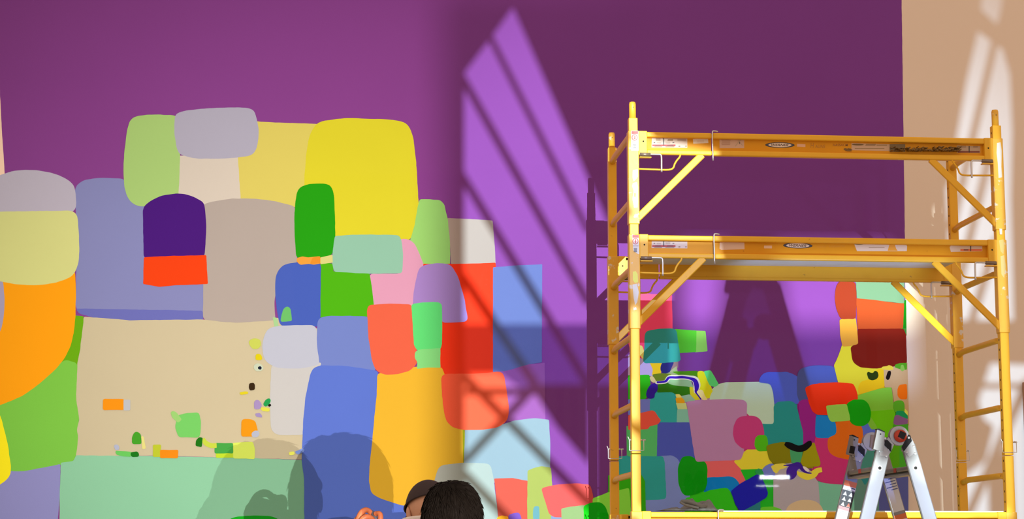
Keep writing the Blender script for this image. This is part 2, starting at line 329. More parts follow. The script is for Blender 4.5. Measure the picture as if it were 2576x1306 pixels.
#ALB_END
def paint_mat(name, rgb): return mat(name, rgb, .6, bump=.25, bscale=260, var=.035, vscale=2.2, spec=.06, coat=.07)
UNDER = 'r25 r26 r51 r49 r46 r47 r45 r55 r40 r41 r42 r44 r31 r28 r59 r61 r53 r35 r36 r34 r37 r38 r39 r75 r50 r52 r21 r20 r27 r73b'.split()
def patch(key, colour, seen, pts, r=14, name='paint_patch', smp=None):
    """one painted area; `seen` = its colour in the photograph, ALB holds the paint's own colour"""
    LAYER[0] += 1
    o = rounded(pts, r)
    cx = sum(p[0] for p in o)/len(o); cy = sum(p[1] for p in o)/len(o)
    SOLVE.append((key, seen, smp or (cx, cy)))
    rgb = OWN[key] if key in OWN else ALB.get(key, tuple(min(.9, v*1.2) for v in lin(seen)))
    h = .0008+LAYER[0]*.00006 if key != 'ground' else .0005
    if key in UNDER:      # first coat, a little larger, that closes the seams
        gx = sum(p[0] for p in pts)/len(pts); gy = sum(p[1] for p in pts)/len(pts)
        q = []
        for x, y in pts:
            l = math.hypot(x-gx, y-gy); k = 1+5/max(l, 12); q.append((gx+(x-gx)*k, gy+(y-gy)*k))
        MB().prism([W2(x, y) for x, y in q], WY-.00065-LAYER[0]*.000002, WY-.0002).build('undercoat', paint_mat('paint_'+key, rgb), mural, label=colour+' undercoat showing at the seams')
    mb = MB().prism([W2(x, y) for x, y in o], WY-h, WY-.0002)
    return mb.build(name, paint_mat('paint_'+key, rgb), mural, label=colour+' '+('ground paint' if name == 'purple_ground' else 'paint patch'))
#MURAL
patch('ground', 'purple', (105, 40, 95), [(-30, -700), (-10, -80), (0, 240), (5, 330), (12, 440), (14, 900), (14, 2700), (2330, 2700), (2284, 1290), (2279, 900), (2276, 560), (2268, 0), (2262, -700)], 2, 'purple_ground', (1700, 200))
L0 = [
 ('peri', 'greyish periwinkle', (138,137,180), [(188,472),(205,455),(240,448),(312,449),(330,500),(400,500),(520,500),(520,600),(512,740),(511,806),(480,809),(400,812),(330,810),(250,803),(200,790),(190,770),(194,600)], 12, (270,600)),
 ('peristrip', 'deeper blue', (114,114,184), [(191,776),(511,782),(511,806),(480,809),(400,812),(330,810),(250,803),(200,790)], 6),
 ('greylilac', 'grey lilac', (178,165,172), [(-40,456),(0,441),(30,430),(80,427),(120,432),(160,445),(183,462),(190,480),(193,535),(-40,540)], 24),
 ('sliver', 'mauve grey', (165,150,170), [(-40,690),(20,700),(20,760),(20,800),(20,850),(-40,870)], 2, (3,770)),
 ('dgreenstrip', 'leaf green', (110,172,0), [(186,794),(211,796),(207,850),(200,900),(195,920),(150,925),(175,860)], 4, (197,850)),
 ('bigcream', 'cream', (219,199,158), [(211,797),(330,806),(510,804),(600,806),(700,800),(810,830),(805,1000),(770,1157),(640,1153),(400,1147),(185,1147),(197,1100),(193,1080),(200,1058),(191,1000),(195,912),(202,880)], 5, (420,900)),
 ('biggreen', 'fresh green', (126,195,66), [(-40,1000),(60,970),(140,920),(165,905),(195,914),(193,960),(191,1000),(200,1058),(193,1080),(197,1100),(191,1150),(184,1161),(120,1179),(60,1190),(28,1192),(-40,1190)], 8, (110,1070)),
 ('orangel', 'orange', (255,158,0), [(6,690),(190,676),(191,770),(190,800),(184,850),(170,890),(145,925),(110,957),(60,995),(0,1020),(-40,1030),(-40,875),(0,842),(9,800),(12,760),(9,725)], 20, (90,850)),
 ('ylime', 'pale lime yellow', (210,205,126), [(-40,533),(193,530),(198,580),(200,630),(197,665),(187,690),(170,702),(130,714),(90,718),(40,716),(0,708),(-40,700)], 22),
 ('lilacbl', 'grey lilac', (140,135,180), [(-40,1185),(60,1186),(152,1168),(150,1250),(146,1300),(146,2400),(-40,2400)], 4, (75,1260)),
 ('yellowbl', 'bright yellow', (246,220,24), [(-40,1010),(0,1040),(8,1070),(20,1120),(28,1178),(26,1195),(14,1210),(0,1220),(-40,1240)], 14, (8,1150)),
 ('mint', 'mint green', (150,208,162), [(153,1165),(185,1160),(192,1146),(400,1148),(640,1153),(764,1158),(768,1300),(770,2400),(146,2400),(150,1250)], 4, (350,1230)),
 ('dgreenb', 'dark green', (0,128,16), [(572,1310),(590,1301),(630,1297),(680,1298),(702,1306),(706,2300),(572,2300)], 10, (640,1303)),
 ('creamc', 'pale cream', (223,203,182), [(446,392),(604,392),(603,450),(608,515),(445,515)], 3),
 ('paleyellow', 'soft yellow', (232,208,98), [(640,305),(660,307),(800,312),(820,500),(790,530),(742,522),(700,510),(606,506),(602,450),(598,390)], 5, (700,420)),
 ('lgreentop', 'pale green', (170,199,112), [(322,318),(330,298),(350,291),(385,288),(440,290),(453,300),(453,395),(449,500),(400,512),(360,521),(343,517),(325,505),(314,480),(310,430),(313,380),(318,340)], 18),
 ('lilactop', 'pale grey lilac', (180,170,182), [(440,293),(447,284),(470,278),(530,272),(600,270),(632,273),(643,285),(651,325),(650,350),(645,378),(632,391),(600,397),(540,400),(490,399),(452,390),(444,372),(438,330)], 16),
 ('taupe', 'taupe', (192,173,158), [(512,514),(540,506),(580,500),(640,500),(690,506),(742,519),(748,640),(745,680),(700,700),(690,760),(693,806),(600,812),(560,810),(511,804),(511,720)], 10),
 ('indigo', 'deep indigo', (76,20,122), [(359,522),(380,504),(410,491),(450,486),(480,492),(506,505),(514,514),(519,555),(518,600),(514,650),(440,655),(362,653),(361,600)], 14),
 ('redorange', 'vivid red orange', (255,68,0), [(362,648),(400,645),(440,644),(519,642),(521,680),(523,715),(490,716),(440,718),(400,722),(360,715)], 3),
 ('yellow', 'strong yellow', (234,216,44), [(786,325),(800,308),(825,302),(870,297),(960,300),(1010,304),(1028,315),(1040,345),(1048,420),(1052,500),(1054,525),(1045,570),(1030,610),(840,610),(770,540),(765,460),(769,400),(776,350)], 20, (930,450)),
 ('greenr', 'apple green', (156,205,106), [(1055,501),(1108,503),(1118,515),(1128,560),(1132,620),(1133,668),(1060,670),(1028,615),(1042,572),(1049,530)], 8, (1080,580)),
 ('white', 'off white', (224,216,208), [(1126,549),(1180,551),(1239,555),(1244,610),(1247,668),(1135,668),(1131,600)], 2, (1205,610)),
 ('redtall', 'vivid red', (255,76,14), [(1060,664),(1160,664),(1247,661),(1250,705),(1259,770),(1264,850),(1265,935),(1200,942),(1106,942),(1106,810)], 3, (1215,720)),
 ('blueright', 'cornflower blue', (150,170,226), [(1240,673),(1300,668),(1364,665),(1363,800),(1363,912),(1330,917),(1275,933),(1240,936)], 2, (1320,740)),
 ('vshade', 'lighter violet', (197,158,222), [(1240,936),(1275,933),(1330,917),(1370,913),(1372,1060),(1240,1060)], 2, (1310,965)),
 ('mint2', 'soft mint', (158,206,172), [(842,594),(880,591),(930,590),(1003,592),(1010,605),(1014,640),(1012,688),(930,689),(840,684),(834,655)], 7, (920,640)),
 ('greend', 'strong green', (36,166,0), [(747,480),(760,468),(785,462),(822,462),(836,472),(841,500),(843,560),(844,600),(842,625),(834,642),(815,650),(745,652),(742,600),(740,550),(743,510)], 14),
 ('pink', 'pink', (241,166,190), [(1006,600),(1030,603),(1045,615),(1060,650),(1067,668),(1045,710),(1038,775),(940,775),(932,730),(930,689),(1008,689)], 10, (990,720)),
 ('greenb', 'bright green', (85,190,2), [(806,660),(840,664),(838,683),(930,688),(936,730),(945,798),(806,800)], 3, (865,740)),
 ('mint3', 'soft mint', (158,206,172), [(842,594),(880,591),(930,590),(1003,592),(1010,605),(1014,640),(1012,688),(930,689),(840,684),(834,655)], 7, (920,640)),
 ('bluem', 'royal blue', (76,101,190), [(693,700),(700,680),(716,665),(745,660),(808,662),(806,750),(806,822),(705,822),(698,790),(692,740)], 14),
 ('tinyyg', 'pale lime', (180,220,150), [(686,798),(697,800),(701,822),(690,822)], 2),
 ('greenbit', 'light green', (116,200,106), [(713,777),(722,771),(731,776),(735,808),(706,810),(708,792)], 5),
 ('dab1', 'amber', (255,168,62), [(746,650),(760,645),(775,648),(806,645),(808,663),(790,666),(775,664),(755,667),(747,660)], 4),
 ('dab2', 'orange', (250,152,42), [(786,648),(806,646),(807,662),(780,665)], 3),
 ('dab3', 'pale yellow', (231,220,132), [(806,648),(836,641),(837,661),(806,665)], 2),
 ('periw', 'periwinkle blue', (126,141,206), [(799,806),(810,797),(840,795),(922,796),(940,800),(945,935),(870,928),(803,922),(798,900),(797,850)], 10),
 ('offwhite', 'off white', (219,211,201), [(683,920),(810,912),(785,960),(768,1010),(765,1094),(705,1095),(688,1090),(681,1075),(679,1000)], 8, (720,1010)),
 ('blue', 'bright blue', (101,126,216), [(781,938),(790,925),(805,919),(870,921),(950,933),(990,1150),(1060,1250),(1110,1260),(1110,2400),(770,2400),(765,1200),(759,1160),(763,1060),(768,1000)], 8, (850,1010)),
 ('lavwhite', 'lavender white', (207,205,213), [(662,855),(670,833),(685,822),(720,819),(797,818),(797,870),(804,912),(798,919),(760,928),(700,927),(677,917),(663,900),(659,875)], 18),
 ('coral', 'coral red', (255,106,72), [(923,775),(930,767),(980,764),(1037,766),(1045,860),(1052,910),(1035,932),(1000,942),(965,943),(945,933),(935,905),(927,850)], 12, (975,850)),
 ('orange', 'warm orange', (255,191,48), [(949,940),(990,936),(1050,922),(1112,924),(1165,1076),(1168,1165),(1150,1250),(1060,1272),(1015,1273),(960,1256),(935,1242),(928,1215),(930,1170),(936,1110),(943,1040),(948,990)], 9, (1030,1030)),
 ('oliveline', 'olive', (160,170,10), [(1164,1078),(1169,1080),(1172,1170),(1165,1170)], 1),
 ('coral2', 'coral red', (255,106,72), [(923,775),(930,767),(980,764),(1037,766),(1042,870),(1052,905),(1035,932),(1000,942),(965,943),(945,933),(935,905),(927,850)], 12, (975,850)),
 ('lilacm', 'lilac', (165,126,186), [(1051,682),(1060,670),(1085,663),(1120,663),(1136,668),(1152,695),(1168,750),(1178,810),(1110,813),(1105,768),(1038,770),(1041,730)], 14, (1085,715)),
 ('green5', 'spring green', (100,220,116), [(1035,766),(1060,761),(1104,760),(1112,768),(1112,860),(1109,880),(1052,884),(1042,872),(1038,820)], 7),
 ('green6', 'pale spring green', (141,221,126), [(1044,886),(1052,880),(1108,876),(1108,926),(1075,925),(1048,928),(1050,912),(1043,900)], 4),
 ('cyanblue', 'pale sky blue', (180,218,236), [(1170,1080),(1255,1070),(1295,1058),(1345,1052),(1381,1056),(1384,1120),(1384,1215),(1165,1215)], 3, (1290,1180)),
 ('redlow', 'orange red', (252,120,70), [(1109,941),(1200,940),(1265,934),(1271,960),(1278,1005),(1281,1035),(1276,1058),(1255,1075),(1215,1082),(1160,1082),(1135,1074),(1120,1055),(1112,1000)], 16, (1180,1040)),
 ('palemint', 'pale mint', (204,229,223), [(1100,1182),(1112,1170),(1160,1165),(1215,1165),(1233,1168),(1241,1200),(1254,1306),(1300,2400),(1070,2400),(1080,1260)], 12, (1215,1210)),
 ('coral3', 'coral', (255,111,92), [(1243,1204),(1290,1203),(1327,1210),(1329,1306),(1350,2400),(1290,2400),(1254,1306)], 2),
 ('lime', 'lime', (200,222,112), [(1327,1184),(1345,1177),(1364,1173),(1386,1177),(1390,1240),(1395,2400),(1335,2400),(1326,1260)], 4, (1350,1240)),
 ('cyan', 'turquoise', (130,205,216), [(1341,1280),(1346,1273),(1356,1274),(1357,1300),(1360,2300),(1336,2300)], 5, (1349,1295)),
 ('babyblue', 'baby blue', (165,190,236), [(1386,1298),(1420,1299),(1425,2300),(1386,2300)], 2, (1400,1304)),
 ('coral4', 'rose red', (246,152,142), [(1361,1228),(1400,1219),(1450,1216),(1484,1220),(1489,1235),(1494,1262),(1470,1275),(1416,1280),(1420,1302),(1392,1302),(1380,1292),(1371,1262)], 7, (1395,1260)),
 ('lightg', 'pale green', (182,226,152), [(1412,1280),(1435,1275),(1470,1271),(1478,1300),(1500,2300),(1418,2300)], 3, (1435,1295)),
 ('green52', 'green', (42,130,4), [(1530,1196),(1570,1194),(1610,1190),(1622,1210),(1625,1306),(1640,2300),(1530,2300)], 4, (1580,1210)),
 ('olive51', 'moss green', (112,166,42), [(1490,1254),(1530,1239),(1583,1228),(1588,1300),(1590,2200),(1520,2200)], 5, (1570,1270)),
 ('dg50', 'dark green', (0,120,4), [(1468,1272),(1490,1264),(1512,1264),(1523,1275),(1533,1300),(1545,1330),(1545,2300),(1490,2300)], 8, (1500,1290)),
 ('or53', 'orange', (242,142,22), [(1250,1302),(1262,1297),(1278,1300),(1280,1320),(1250,1320)], 3),
 ('pu53', 'violet', (142,102,222), [(1279,1296),(1290,1291),(1306,1290),(1311,1300),(1316,2300),(1278,2300)], 5, (1296,1299)),
]
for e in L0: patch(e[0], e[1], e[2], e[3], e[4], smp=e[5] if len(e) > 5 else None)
S0 = [  # small dabs on the cream panel
 ('orange', (255,150,0), rect(259,1004,312,1032), 5), ('pale grey', (200,196,196), rect(311,1006,328,1033), 3),
 ('light green', (126,215,102), [(446,1046),(470,1040),(500,1038),(506,1060),(504,1095),(498,1101),(448,1100),(441,1075)], 8),
 ('pale green', (165,215,116), [(429,1038),(436,1034),(444,1038),(458,1056),(448,1064),(434,1052)], 4),
 ('leaf green', (70,165,36), [(332,1100),(338,1088),(346,1086),(354,1092),(356,1118),(332,1118)], 6),
 ('pale yellow', (240,225,132), [(355,1097),(361,1098),(367,1129),(358,1130)], 3),
 ('blue grey', (186,186,202), [(286,1122),(293,1118),(300,1122),(300,1131),(290,1133)], 4),
 ('light green', (110,205,92), [(290,1134),(333,1137),(331,1149),(310,1149),(292,1144)], 5),
 ('dark green', (0,120,20), [(330,1138),(346,1136),(350,1143),(348,1150),(333,1150),(329,1145)], 4),
 ('olive yellow', (200,206,46), rect(385,1119,405,1150), 4), ('orange', (255,146,12), rect(403,1132,448,1153), 4),
 ('lime', (190,210,40), rect(543,1139,590,1152), 3), ('yellow lime', (213,223,86), [(586,1114),(636,1112),(641,1130),(641,1155),(587,1154)], 4),
 ('mid green', (75,175,70), rect(540,1115,587,1141), 4),
 ('yellow lime', (216,226,72), None, 0), ('dark green', (18,120,10), [(493,1108),(500,1100),(510,1101),(508,1125),(492,1123)], 4),
 ('orange', (255,160,10), [(607,1060),(612,1055),(632,1055),(642,1060),(648,1080),(648,1098),(607,1099)], 6),
 ('blue grey', (196,196,208), [(632,1090),(641,1083),(651,1085),(653,1095),(645,1101),(634,1100)], 5),
 ('lime yellow', (216,220,90), [(625,862),(632,853),(645,851),(656,856),(657,870),(648,879),(634,878)], 8),
 ('yellow', (240,215,10), [(643,893),(650,890),(657,892),(660,903),(656,907),(643,906)], 4),
 ('pale sage', (216,220,186), [(637,920),(648,913),(660,918),(664,930),(652,936),(640,932)], 7),
 ('near black', (14,30,50), [(648,924),(655,921),(659,926),(656,931),(650,930)], 4),
 ('dark brown', (56,36,10), [(627,965),(638,963),(641,968),(641,981),(629,983),(626,975)], 3),
 ('yellow', (240,216,32), [(602,988),(618,985),(625,986),(624,991),(605,994)], 3),
 ('lilac', (180,150,196), [(639,1012),(645,1006),(652,1008),(659,1018),(656,1029),(640,1031)], 6),
 ('lilac', (176,150,196), [(641,1041),(654,1039),(659,1046),(659,1051),(645,1049)], 3),
 ('yellow', (240,230,80), [(655,1026),(668,1025),(680,1028),(677,1036),(660,1035)], 4),
 ('emerald green', (32,166,80), [(661,1018),(668,1006),(678,1002),(682,1008),(678,1018),(668,1024)], 5),
 ('black', (12,10,8), [(674,1019),(681,1016),(683,1021),(677,1024)], 2),
 ('pale yellow', (236,231,92), [(727,1138),(740,1136),(741,1144),(728,1146)], 3),
 ('slate blue', (120,140,202), [(741,1137),(752,1133),(762,1128),(767,1132),(762,1139),(748,1144)], 4),
]
for i, (c, s, p, r) in enumerate(S0):
    if p is None: p = ribbon([(511, 1103, 4), (517, 1114, 6), (530, 1121, 6), (545, 1121, 6)]); r = 1
    patch('s%02d' % i, c, s, p, r, smp=(500, 1125) if False else None)
LAYER[0] = 2
R0 = [
 ('r1', 'crimson', (216,52,72), [(1583,735),(1640,740),(1690,741),(1692,830),(1692,850),(1620,910),(1590,900),(1580,860)], 5, (1655,790)),
 ('r2c', 'pale ochre', (222,208,110), [(1605,868),(1615,870),(1622,890),(1618,905),(1606,890)], 4),
 ('r4', 'pale green', (130,196,92), [(1748,832),(1775,833),(1780,884),(1748,887)], 2),
 ('r3', 'green', (76,176,46), [(1698,828),(1752,832),(1751,886),(1700,889)], 2),
 ('r5', 'mauve grey', (156,126,142), [(1580,892),(1622,905),(1648,912),(1644,946),(1580,946)], 3, (1622,932)),
 ('r8b', 'mauve grey', (156,128,142), [(1680,905),(1706,905),(1706,925),(1684,940)], 2),
 ('r8', 'pale sage', (172,192,152), [(1702,921),(1705,936),(1678,940),(1690,930)], 2),
 ('r6', 'yellow', (226,191,32), [(1633,910),(1668,910),(1662,942),(1640,945),(1642,930)], 4),
 ('r7', 'navy', (36,36,116), [(1666,910),(1696,910),(1688,930),(1682,940),(1670,942),(1662,934),(1661,922)], 6),
 ('r2', 'teal', (60,156,150), [(1622,840),(1628,832),(1660,827),(1692,826),(1702,832),(1706,860),(1713,909),(1680,913),(1618,914)], 8, (1650,860)),
 ('r16g', 'sage', (150,165,125), [(1668,942),(1690,934),(1712,945),(1745,950),(1740,962),(1660,962)], 4),
 ('r9', 'dark green', (66,126,10), [(1690,935),(1756,933),(1757,965),(1738,950),(1715,948)], 3),
 ('r10', 'dark olive', (100,120,30), [(1640,942),(1665,939),(1690,941),(1684,950),(1672,958),(1652,962)], 5),
 ('r11', 'green', (36,142,10), [(1580,944),(1634,943),(1637,975),(1625,1004),(1580,1006)], 3, (1618,975)),
 ('r12s', 'grey green', (130,164,124), [(1682,952),(1715,953),(1738,958),(1746,978),(1700,975),(1680,965)], 6),
 ('r12', 'dark forest green', (38,98,8), [(1654,966),(1676,962),(1692,970),(1735,973),(1746,985),(1738,993),(1715,997),(1695,990),(1652,990)], 8),
 ('r19', 'olive yellow', (190,176,32), [(1734,972),(1744,975),(1764,1005),(1748,1008),(1736,994)], 5),
 ('r16', 'yellow green', (188,188,22), [(1754,933),(1772,933),(1780,955),(1790,975),(1794,990),(1791,999),(1780,1004),(1768,1000),(1757,975)], 9),
 ('r17', 'green', (76,170,86), [(1770,933),(1788,932),(1800,953),(1809,968),(1797,974),(1785,970),(1778,955)], 4),
 ('r20', 'pale sage', (160,175,149), [(1788,990),(1806,970),(1830,965),(1920,964),(1936,967),(1944,985),(1948,1020),(1947,1069),(1905,1069),(1870,1030),(1780,1030)], 9, (1900,1000)),
 ('r24d', 'sage', (125,150,122), [(1712,997),(1735,992),(1750,1008),(1728,1012),(1718,1010)], 3),
 ('r14w', 'pale cream outline', (202,196,176), None, 0),
 ('r14', 'ultramarine', (48,12,148), None, 0),
 ('r13', 'dark indigo', (40,16,106), [(1637,967),(1650,963),(1656,975),(1652,986),(1647,990),(1646,1002),(1632,1004),(1624,995),(1628,980)], 7),
 ('r15', 'cream', (202,186,142), [(1634,950),(1639,944),(1645,950),(1651,960),(1645,964),(1637,960)], 4),
 ('r18', 'pale apricot', (233,201,122), [(1751,986),(1758,980),(1768,982),(1774,996),(1781,1007),(1767,1007)], 4),
 ('r22', 'slate', (96,96,146), [(1580,1005),(1638,1004),(1640,1045),(1580,1045)], 2, (1620,1018)),
 ('r21', 'teal green', (40,130,116), [(1648,992),(1654,988),(1690,987),(1698,992),(1700,1020),(1704,1064),(1650,1066),(1634,1050),(1635,1005),(1646,1003)], 6, (1672,1025)),
 ('r24y', 'pale yellow', (215,185,80), [(1698,992),(1709,992),(1716,1000),(1702,1002)], 3),
 ('r24b', 'olive', (170,166,96), [(1700,1013),(1725,1013),(1729,1031),(1705,1032)], 3),
 ('r24c', 'grey green', (110,150,122), [(1703,1030),(1730,1030),(1738,1064),(1702,1064)], 2),
 ('r24', 'bright orange', (242,126,12), [(1699,1001),(1716,1000),(1722,1008),(1722,1014),(1702,1015)], 3),
 ('r51', 'slate blue', (62,66,132), [(1654,1063),(1740,1063),(1748,1100),(1755,1170),(1700,1170),(1652,1150)], 2, (1700,1105)),
 ('r52', 'green', (74,150,76), [(1580,1075),(1635,1072),(1654,1068),(1652,1149),(1580,1149)], 2, (1630,1110)),
 ('r23', 'red', (230,66,46), [(1580,1045),(1612,1039),(1640,1032),(1647,1036),(1655,1048),(1663,1058),(1655,1068),(1634,1073),(1630,1080),(1580,1082)], 3, (1630,1058)),
 ('r49', 'grey slate', (101,105,146), [(1660,1147),(1690,1146),(1706,1155),(1735,1240),(1740,2300),(1622,2300),(1622,1250)], 6, (1692,1200)),
 ('r50', 'deep teal', (36,120,106), [(1560,1152),(1600,1148),(1668,1148),(1672,1165),(1676,1240),(1674,1255),(1660,1258),(1560,1260)], 5, (1640,1200)),
 ('r52b', 'green', (62,145,36), [(1560,1192),(1610,1192),(1620,1204),(1624,1300),(1630,2200),(1560,2200)], 4, (1616,1260)),
 ('r53', 'green', (42,150,16), [(1722,1254),(1760,1244),(1790,1232),(1828,1227),(1840,1240),(1856,1290),(1900,2300),(1735,2300)], 7, (1800,1245)),
 ('r46', 'coral red', (215,76,72), [(1774,1156),(1850,1156),(1876,1190),(1890,1220),(1862,1222),(1800,1206),(1775,1206)], 3, (1820,1180)),
 ('r47', 'deep blue', (0,96,146), [(1776,1202),(1800,1201),(1835,1198),(1850,1203),(1860,1218),(1850,1240),(1775,1236)], 6, (1815,1215)),
 ('r53b', 'green', (42,150,16), [(1722,1254),(1765,1243),(1785,1233),(1828,1227),(1840,1240),(1856,1290),(1900,2300),(1735,2300)], 7, (1800,1245)),
 ('r48', 'dark green', (0,115,6), [(1712,1156),(1720,1148),(1740,1147),(1755,1160),(1774,1161),(1779,1175),(1779,1215),(1774,1234),(1752,1243),(1725,1249),(1713,1238),(1706,1215),(1705,1175)], 10),
 ('r45', 'yellow', (228,190,36), [(1868,1140),(1880,1130),(1928,1132),(1934,1150),(1945,1170),(1915,1182),(1866,1183),(1845,1162)], 4, (1900,1160)),
 ('r55', 'green', (26,140,22), [(1862,1182),(1915,1180),(1948,1190),(1950,1275),(1960,2300),(1900,2300),(1895,1250)], 3, (1940,1240)),
 ('r25', 'dusty mauve', (156,102,126), [(1726,1010),(1760,1008),(1800,1005),(1840,1004),(1872,1007),(1879,1015),(1879,1060),(1878,1100),(1869,1145),(1862,1158),(1800,1160),(1750,1162),(1744,1130),(1735,1070)], 7, (1790,1080)),
 ('r29', 'slate blue', (66,76,158), [(1909,958),(1915,943),(1930,936),(1985,936),(2010,950),(2020,1015),(1948,1022),(1944,985),(1938,965),(1910,963)], 10, (1975,1000)),
 ('r30', 'blue', (75,90,182), [(2004,945),(2012,928),(2035,921),(2070,919),(2099,922),(2108,970),(2040,1010),(2020,1025),(2005,1000)], 12, (2070,950)),
 ('r28', 'dark teal', (30,112,102), [(1946,1020),(1956,1011),(1990,1009),(2002,1016),(2008,1040),(2014,1060),(2022,1085),(2022,1120),(1975,1125),(1930,1122),(1915,1090),(1905,1066),(1947,1067)], 8, (1975,1070)),
 ('r31', 'magenta purple', (126,22,96), [(2008,1012),(2022,1004),(2034,1005),(2045,1035),(2055,1048),(2054,1118),(2020,1122),(2020,1085),(2010,1050)], 6, (2035,1080)),
 ('r26', 'raspberry', (166,46,90), [(1845,1072),(1853,1053),(1870,1046),(1895,1046),(1910,1052),(1920,1072),(1923,1095),(1918,1125),(1900,1132),(1868,1130),(1850,1116),(1843,1095)], 14),
 ('r27', 'leaf green', (66,146,12), [(1899,1102),(1908,1094),(1925,1094),(1931,1104),(1933,1135),(1905,1136),(1897,1120)], 7),
 ('r39', 'slate blue', (76,86,156), [(2150,1070),(2180,1066),(2198,1054),(2210,1058),(2214,1080),(2214,1180),(2150,1180)], 8, (2180,1085)),
 ('r35', 'grass green', (110,161,46), [(2153,998),(2175,988),(2200,981),(2242,973),(2245,1000),(2250,1030),(2250,1080),(2190,1080),(2170,1040)], 5, (2215,1005)),
 ('r36', 'vivid grass green', (88,152,4), [(2180,1036),(2250,1030),(2252,1060),(2246,1130),(2213,1130),(2205,1070)], 8, (2228,1075)),
 ('r44', 'raspberry red', (166,36,80), [(2050,1098),(2160,1098),(2160,1218),(2120,1221),(2075,1217),(2048,1206),(2045,1160)], 9, (2110,1190)),
 ('r37', 'blue', (16,100,166), [(2051,1045),(2095,1047),(2103,1070),(2105,1088),(2095,1100),(2075,1103),(2050,1102)], 8, (2075,1080)),
 ('r38', 'burnt orange', (186,80,12), [(2100,1060),(2150,1058),(2170,1075),(2172,1157),(2130,1156),(2100,1150),(2085,1138),(2080,1115),(2083,1100),(2100,1096),(2105,1085)], 12, (2120,1110)),
 ('r73', 'lime yellow', (216,206,52), [(2118,868),(2145,868),(2150,915),(2200,926),(2233,926),(2226,972),(2160,993),(2110,990),(2108,963),(2097,920),(2110,893)], 4, (2130,940)),
 ('r73b', 'golden yellow', (222,182,24), [(2165,960),(2200,950),(2205,928),(2226,928),(2226,974),(2160,993),(2157,975)], 8),
 ('r75', 'tan', (190,156,122), [(2222,926),(2281,918),(2285,1066),(2265,1062),(2250,1020),(2243,975),(2225,975)], 2, (2250,965)),
 ('r32', 'vivid red', (255,42,10), [(2024,976),(2040,968),(2070,963),(2110,962),(2146,965),(2153,980),(2158,1000),(2150,1030),(2110,1045),(2055,1044),(2042,1035),(2035,1015)], 6, (2090,1000)),
 ('r34', 'deep green', (10,126,2), [(2129,1015),(2145,1006),(2172,1005),(2186,1018),(2191,1040),(2188,1062),(2172,1073),(2150,1072),(2138,1062),(2127,1035)], 10),
 ('r33', 'olive green', (126,161,56), [(2077,1021),(2100,1018),(2130,1017),(2135,1040),(2139,1059),(2090,1062),(2083,1052)], 5),
 ('r72', 'dark maroon', (116,22,0), [(2157,826),(2273,826),(2279,840),(2281,916),(2250,922),(2200,928),(2165,925),(2148,915),(2142,900),(2139,872),(2157,866)], 7, (2210,880)),
 ('r76', 'pale yellow', (226,210,72), [(2215,929),(2219,923),(2232,921),(2235,918),(2245,922),(2248,930),(2235,932)], 3),
 ('r77', 'green', (80,160,32), [(2251,918),(2262,914),(2281,913),(2281,931),(2265,929),(2250,925)], 3),
 ('r77b', 'pale green', (132,186,84), [(2266,919),(2272,918),(2276,930),(2270,935),(2264,930)], 2),
 ('r70', 'forest green', (0,84,4), [(2268,760),(2279,755),(2280,828),(2266,828)], 1),
 ('r70b', 'green', (60,150,60), [(2272,826),(2280,826),(2280,845)], 1),
 ('r68', 'mint', (166,226,176), [(2120,690),(2276,680),(2274,764),(2230,759),(2155,752),(2153,712)], 2, (2220,730)),
 ('r69', 'orange red', (255,112,54), [(2153,751),(2200,755),(2240,761),(2274,764),(2271,827),(2157,828)], 2, (2215,785)),
 ('r71', 'amber', (240,176,66), [(2112,803),(2153,801),(2157,840),(2158,866),(2143,870),(2119,873),(2113,845)], 5),
 ('r67', 'brick coral', (221,86,48), [(2102,725),(2108,710),(2125,706),(2143,708),(2152,714),(2154,740),(2153,803),(2114,803),(2104,780),(2099,755)], 9, (2125,770)),
 ('r74', 'dark olive', (38,58,12), [(2180,940),(2184,935),(2190,938),(2196,939),(2200,933),(2207,935),(2210,946),(2206,954),(2194,957),(2184,954)], 4),
 ('r78', 'near black', (20,6,6), [(2233,934),(2240,933),(2241,940),(2237,954),(2232,957),(2227,953)], 4),
 ('r79', 'orange', (226,96,2), [(2257,978),(2261,969),(2281,966),(2282,1005),(2264,1005),(2257,996)], 5),
 ('r80', 'green', (74,136,22), [(2248,1012),(2255,1008),(2270,1008),(2275,1016),(2275,1036),(2250,1038),(2246,1024)], 5),
 ('r80y', 'ochre', (190,176,60), [(2275,1028),(2283,1035),(2283,1045),(2276,1040)], 2),
 ('r80b', 'bottle green', (14,116,60), [(2254,1034),(2272,1034),(2283,1046),(2283,1056),(2252,1048)], 4),
 ('r80d', 'green', (58,126,22), [(2246,1068),(2284,1066),(2285,1190),(2240,1190)], 2, (2275,1085)),
 ('r80c', 'plum', (112,66,96), [(2250,1046),(2258,1044),(2283,1055),(2283,1067),(2255,1070),(2246,1066)], 4),
 ('r81', 'sea green', (58,108,88), [(2160,1120),(2216,1112),(2216,1240),(2160,1240)], 6, (2195,1150)),
 ('r82', 'leaf green', (70,126,4), [(2214,1100),(2262,1100),(2262,1175),(2214,1175)], 6, (2250,1140)),
 ('r40', 'dark olive', (110,96,2), [(1926,1122),(1945,1116),(1970,1112),(1990,1118),(1992,1165),(1945,1168),(1934,1155)], 7),
 ('r42', 'green', (58,124,72), [(1986,1128),(2020,1128),(2014,1165),(1990,1166)], 5),
 ('r41', 'olive', (132,116,4), [(2024,1124),(2048,1112),(2053,1130),(2064,1165),(2060,1174),(2020,1175),(2013,1162)], 6),
 ('r59', 'warm grey', (150,130,126), [(1945,1180),(1960,1170),(2010,1166),(2045,1195),(2064,1222),(2066,2300),(1950,2300)], 4, (2010,1235)),
 ('r62', 'dusky violet', (70,66,102), [(2205,1180),(2284,1180),(2290,2300),(2200,2300)], 2, (2230,1240)),
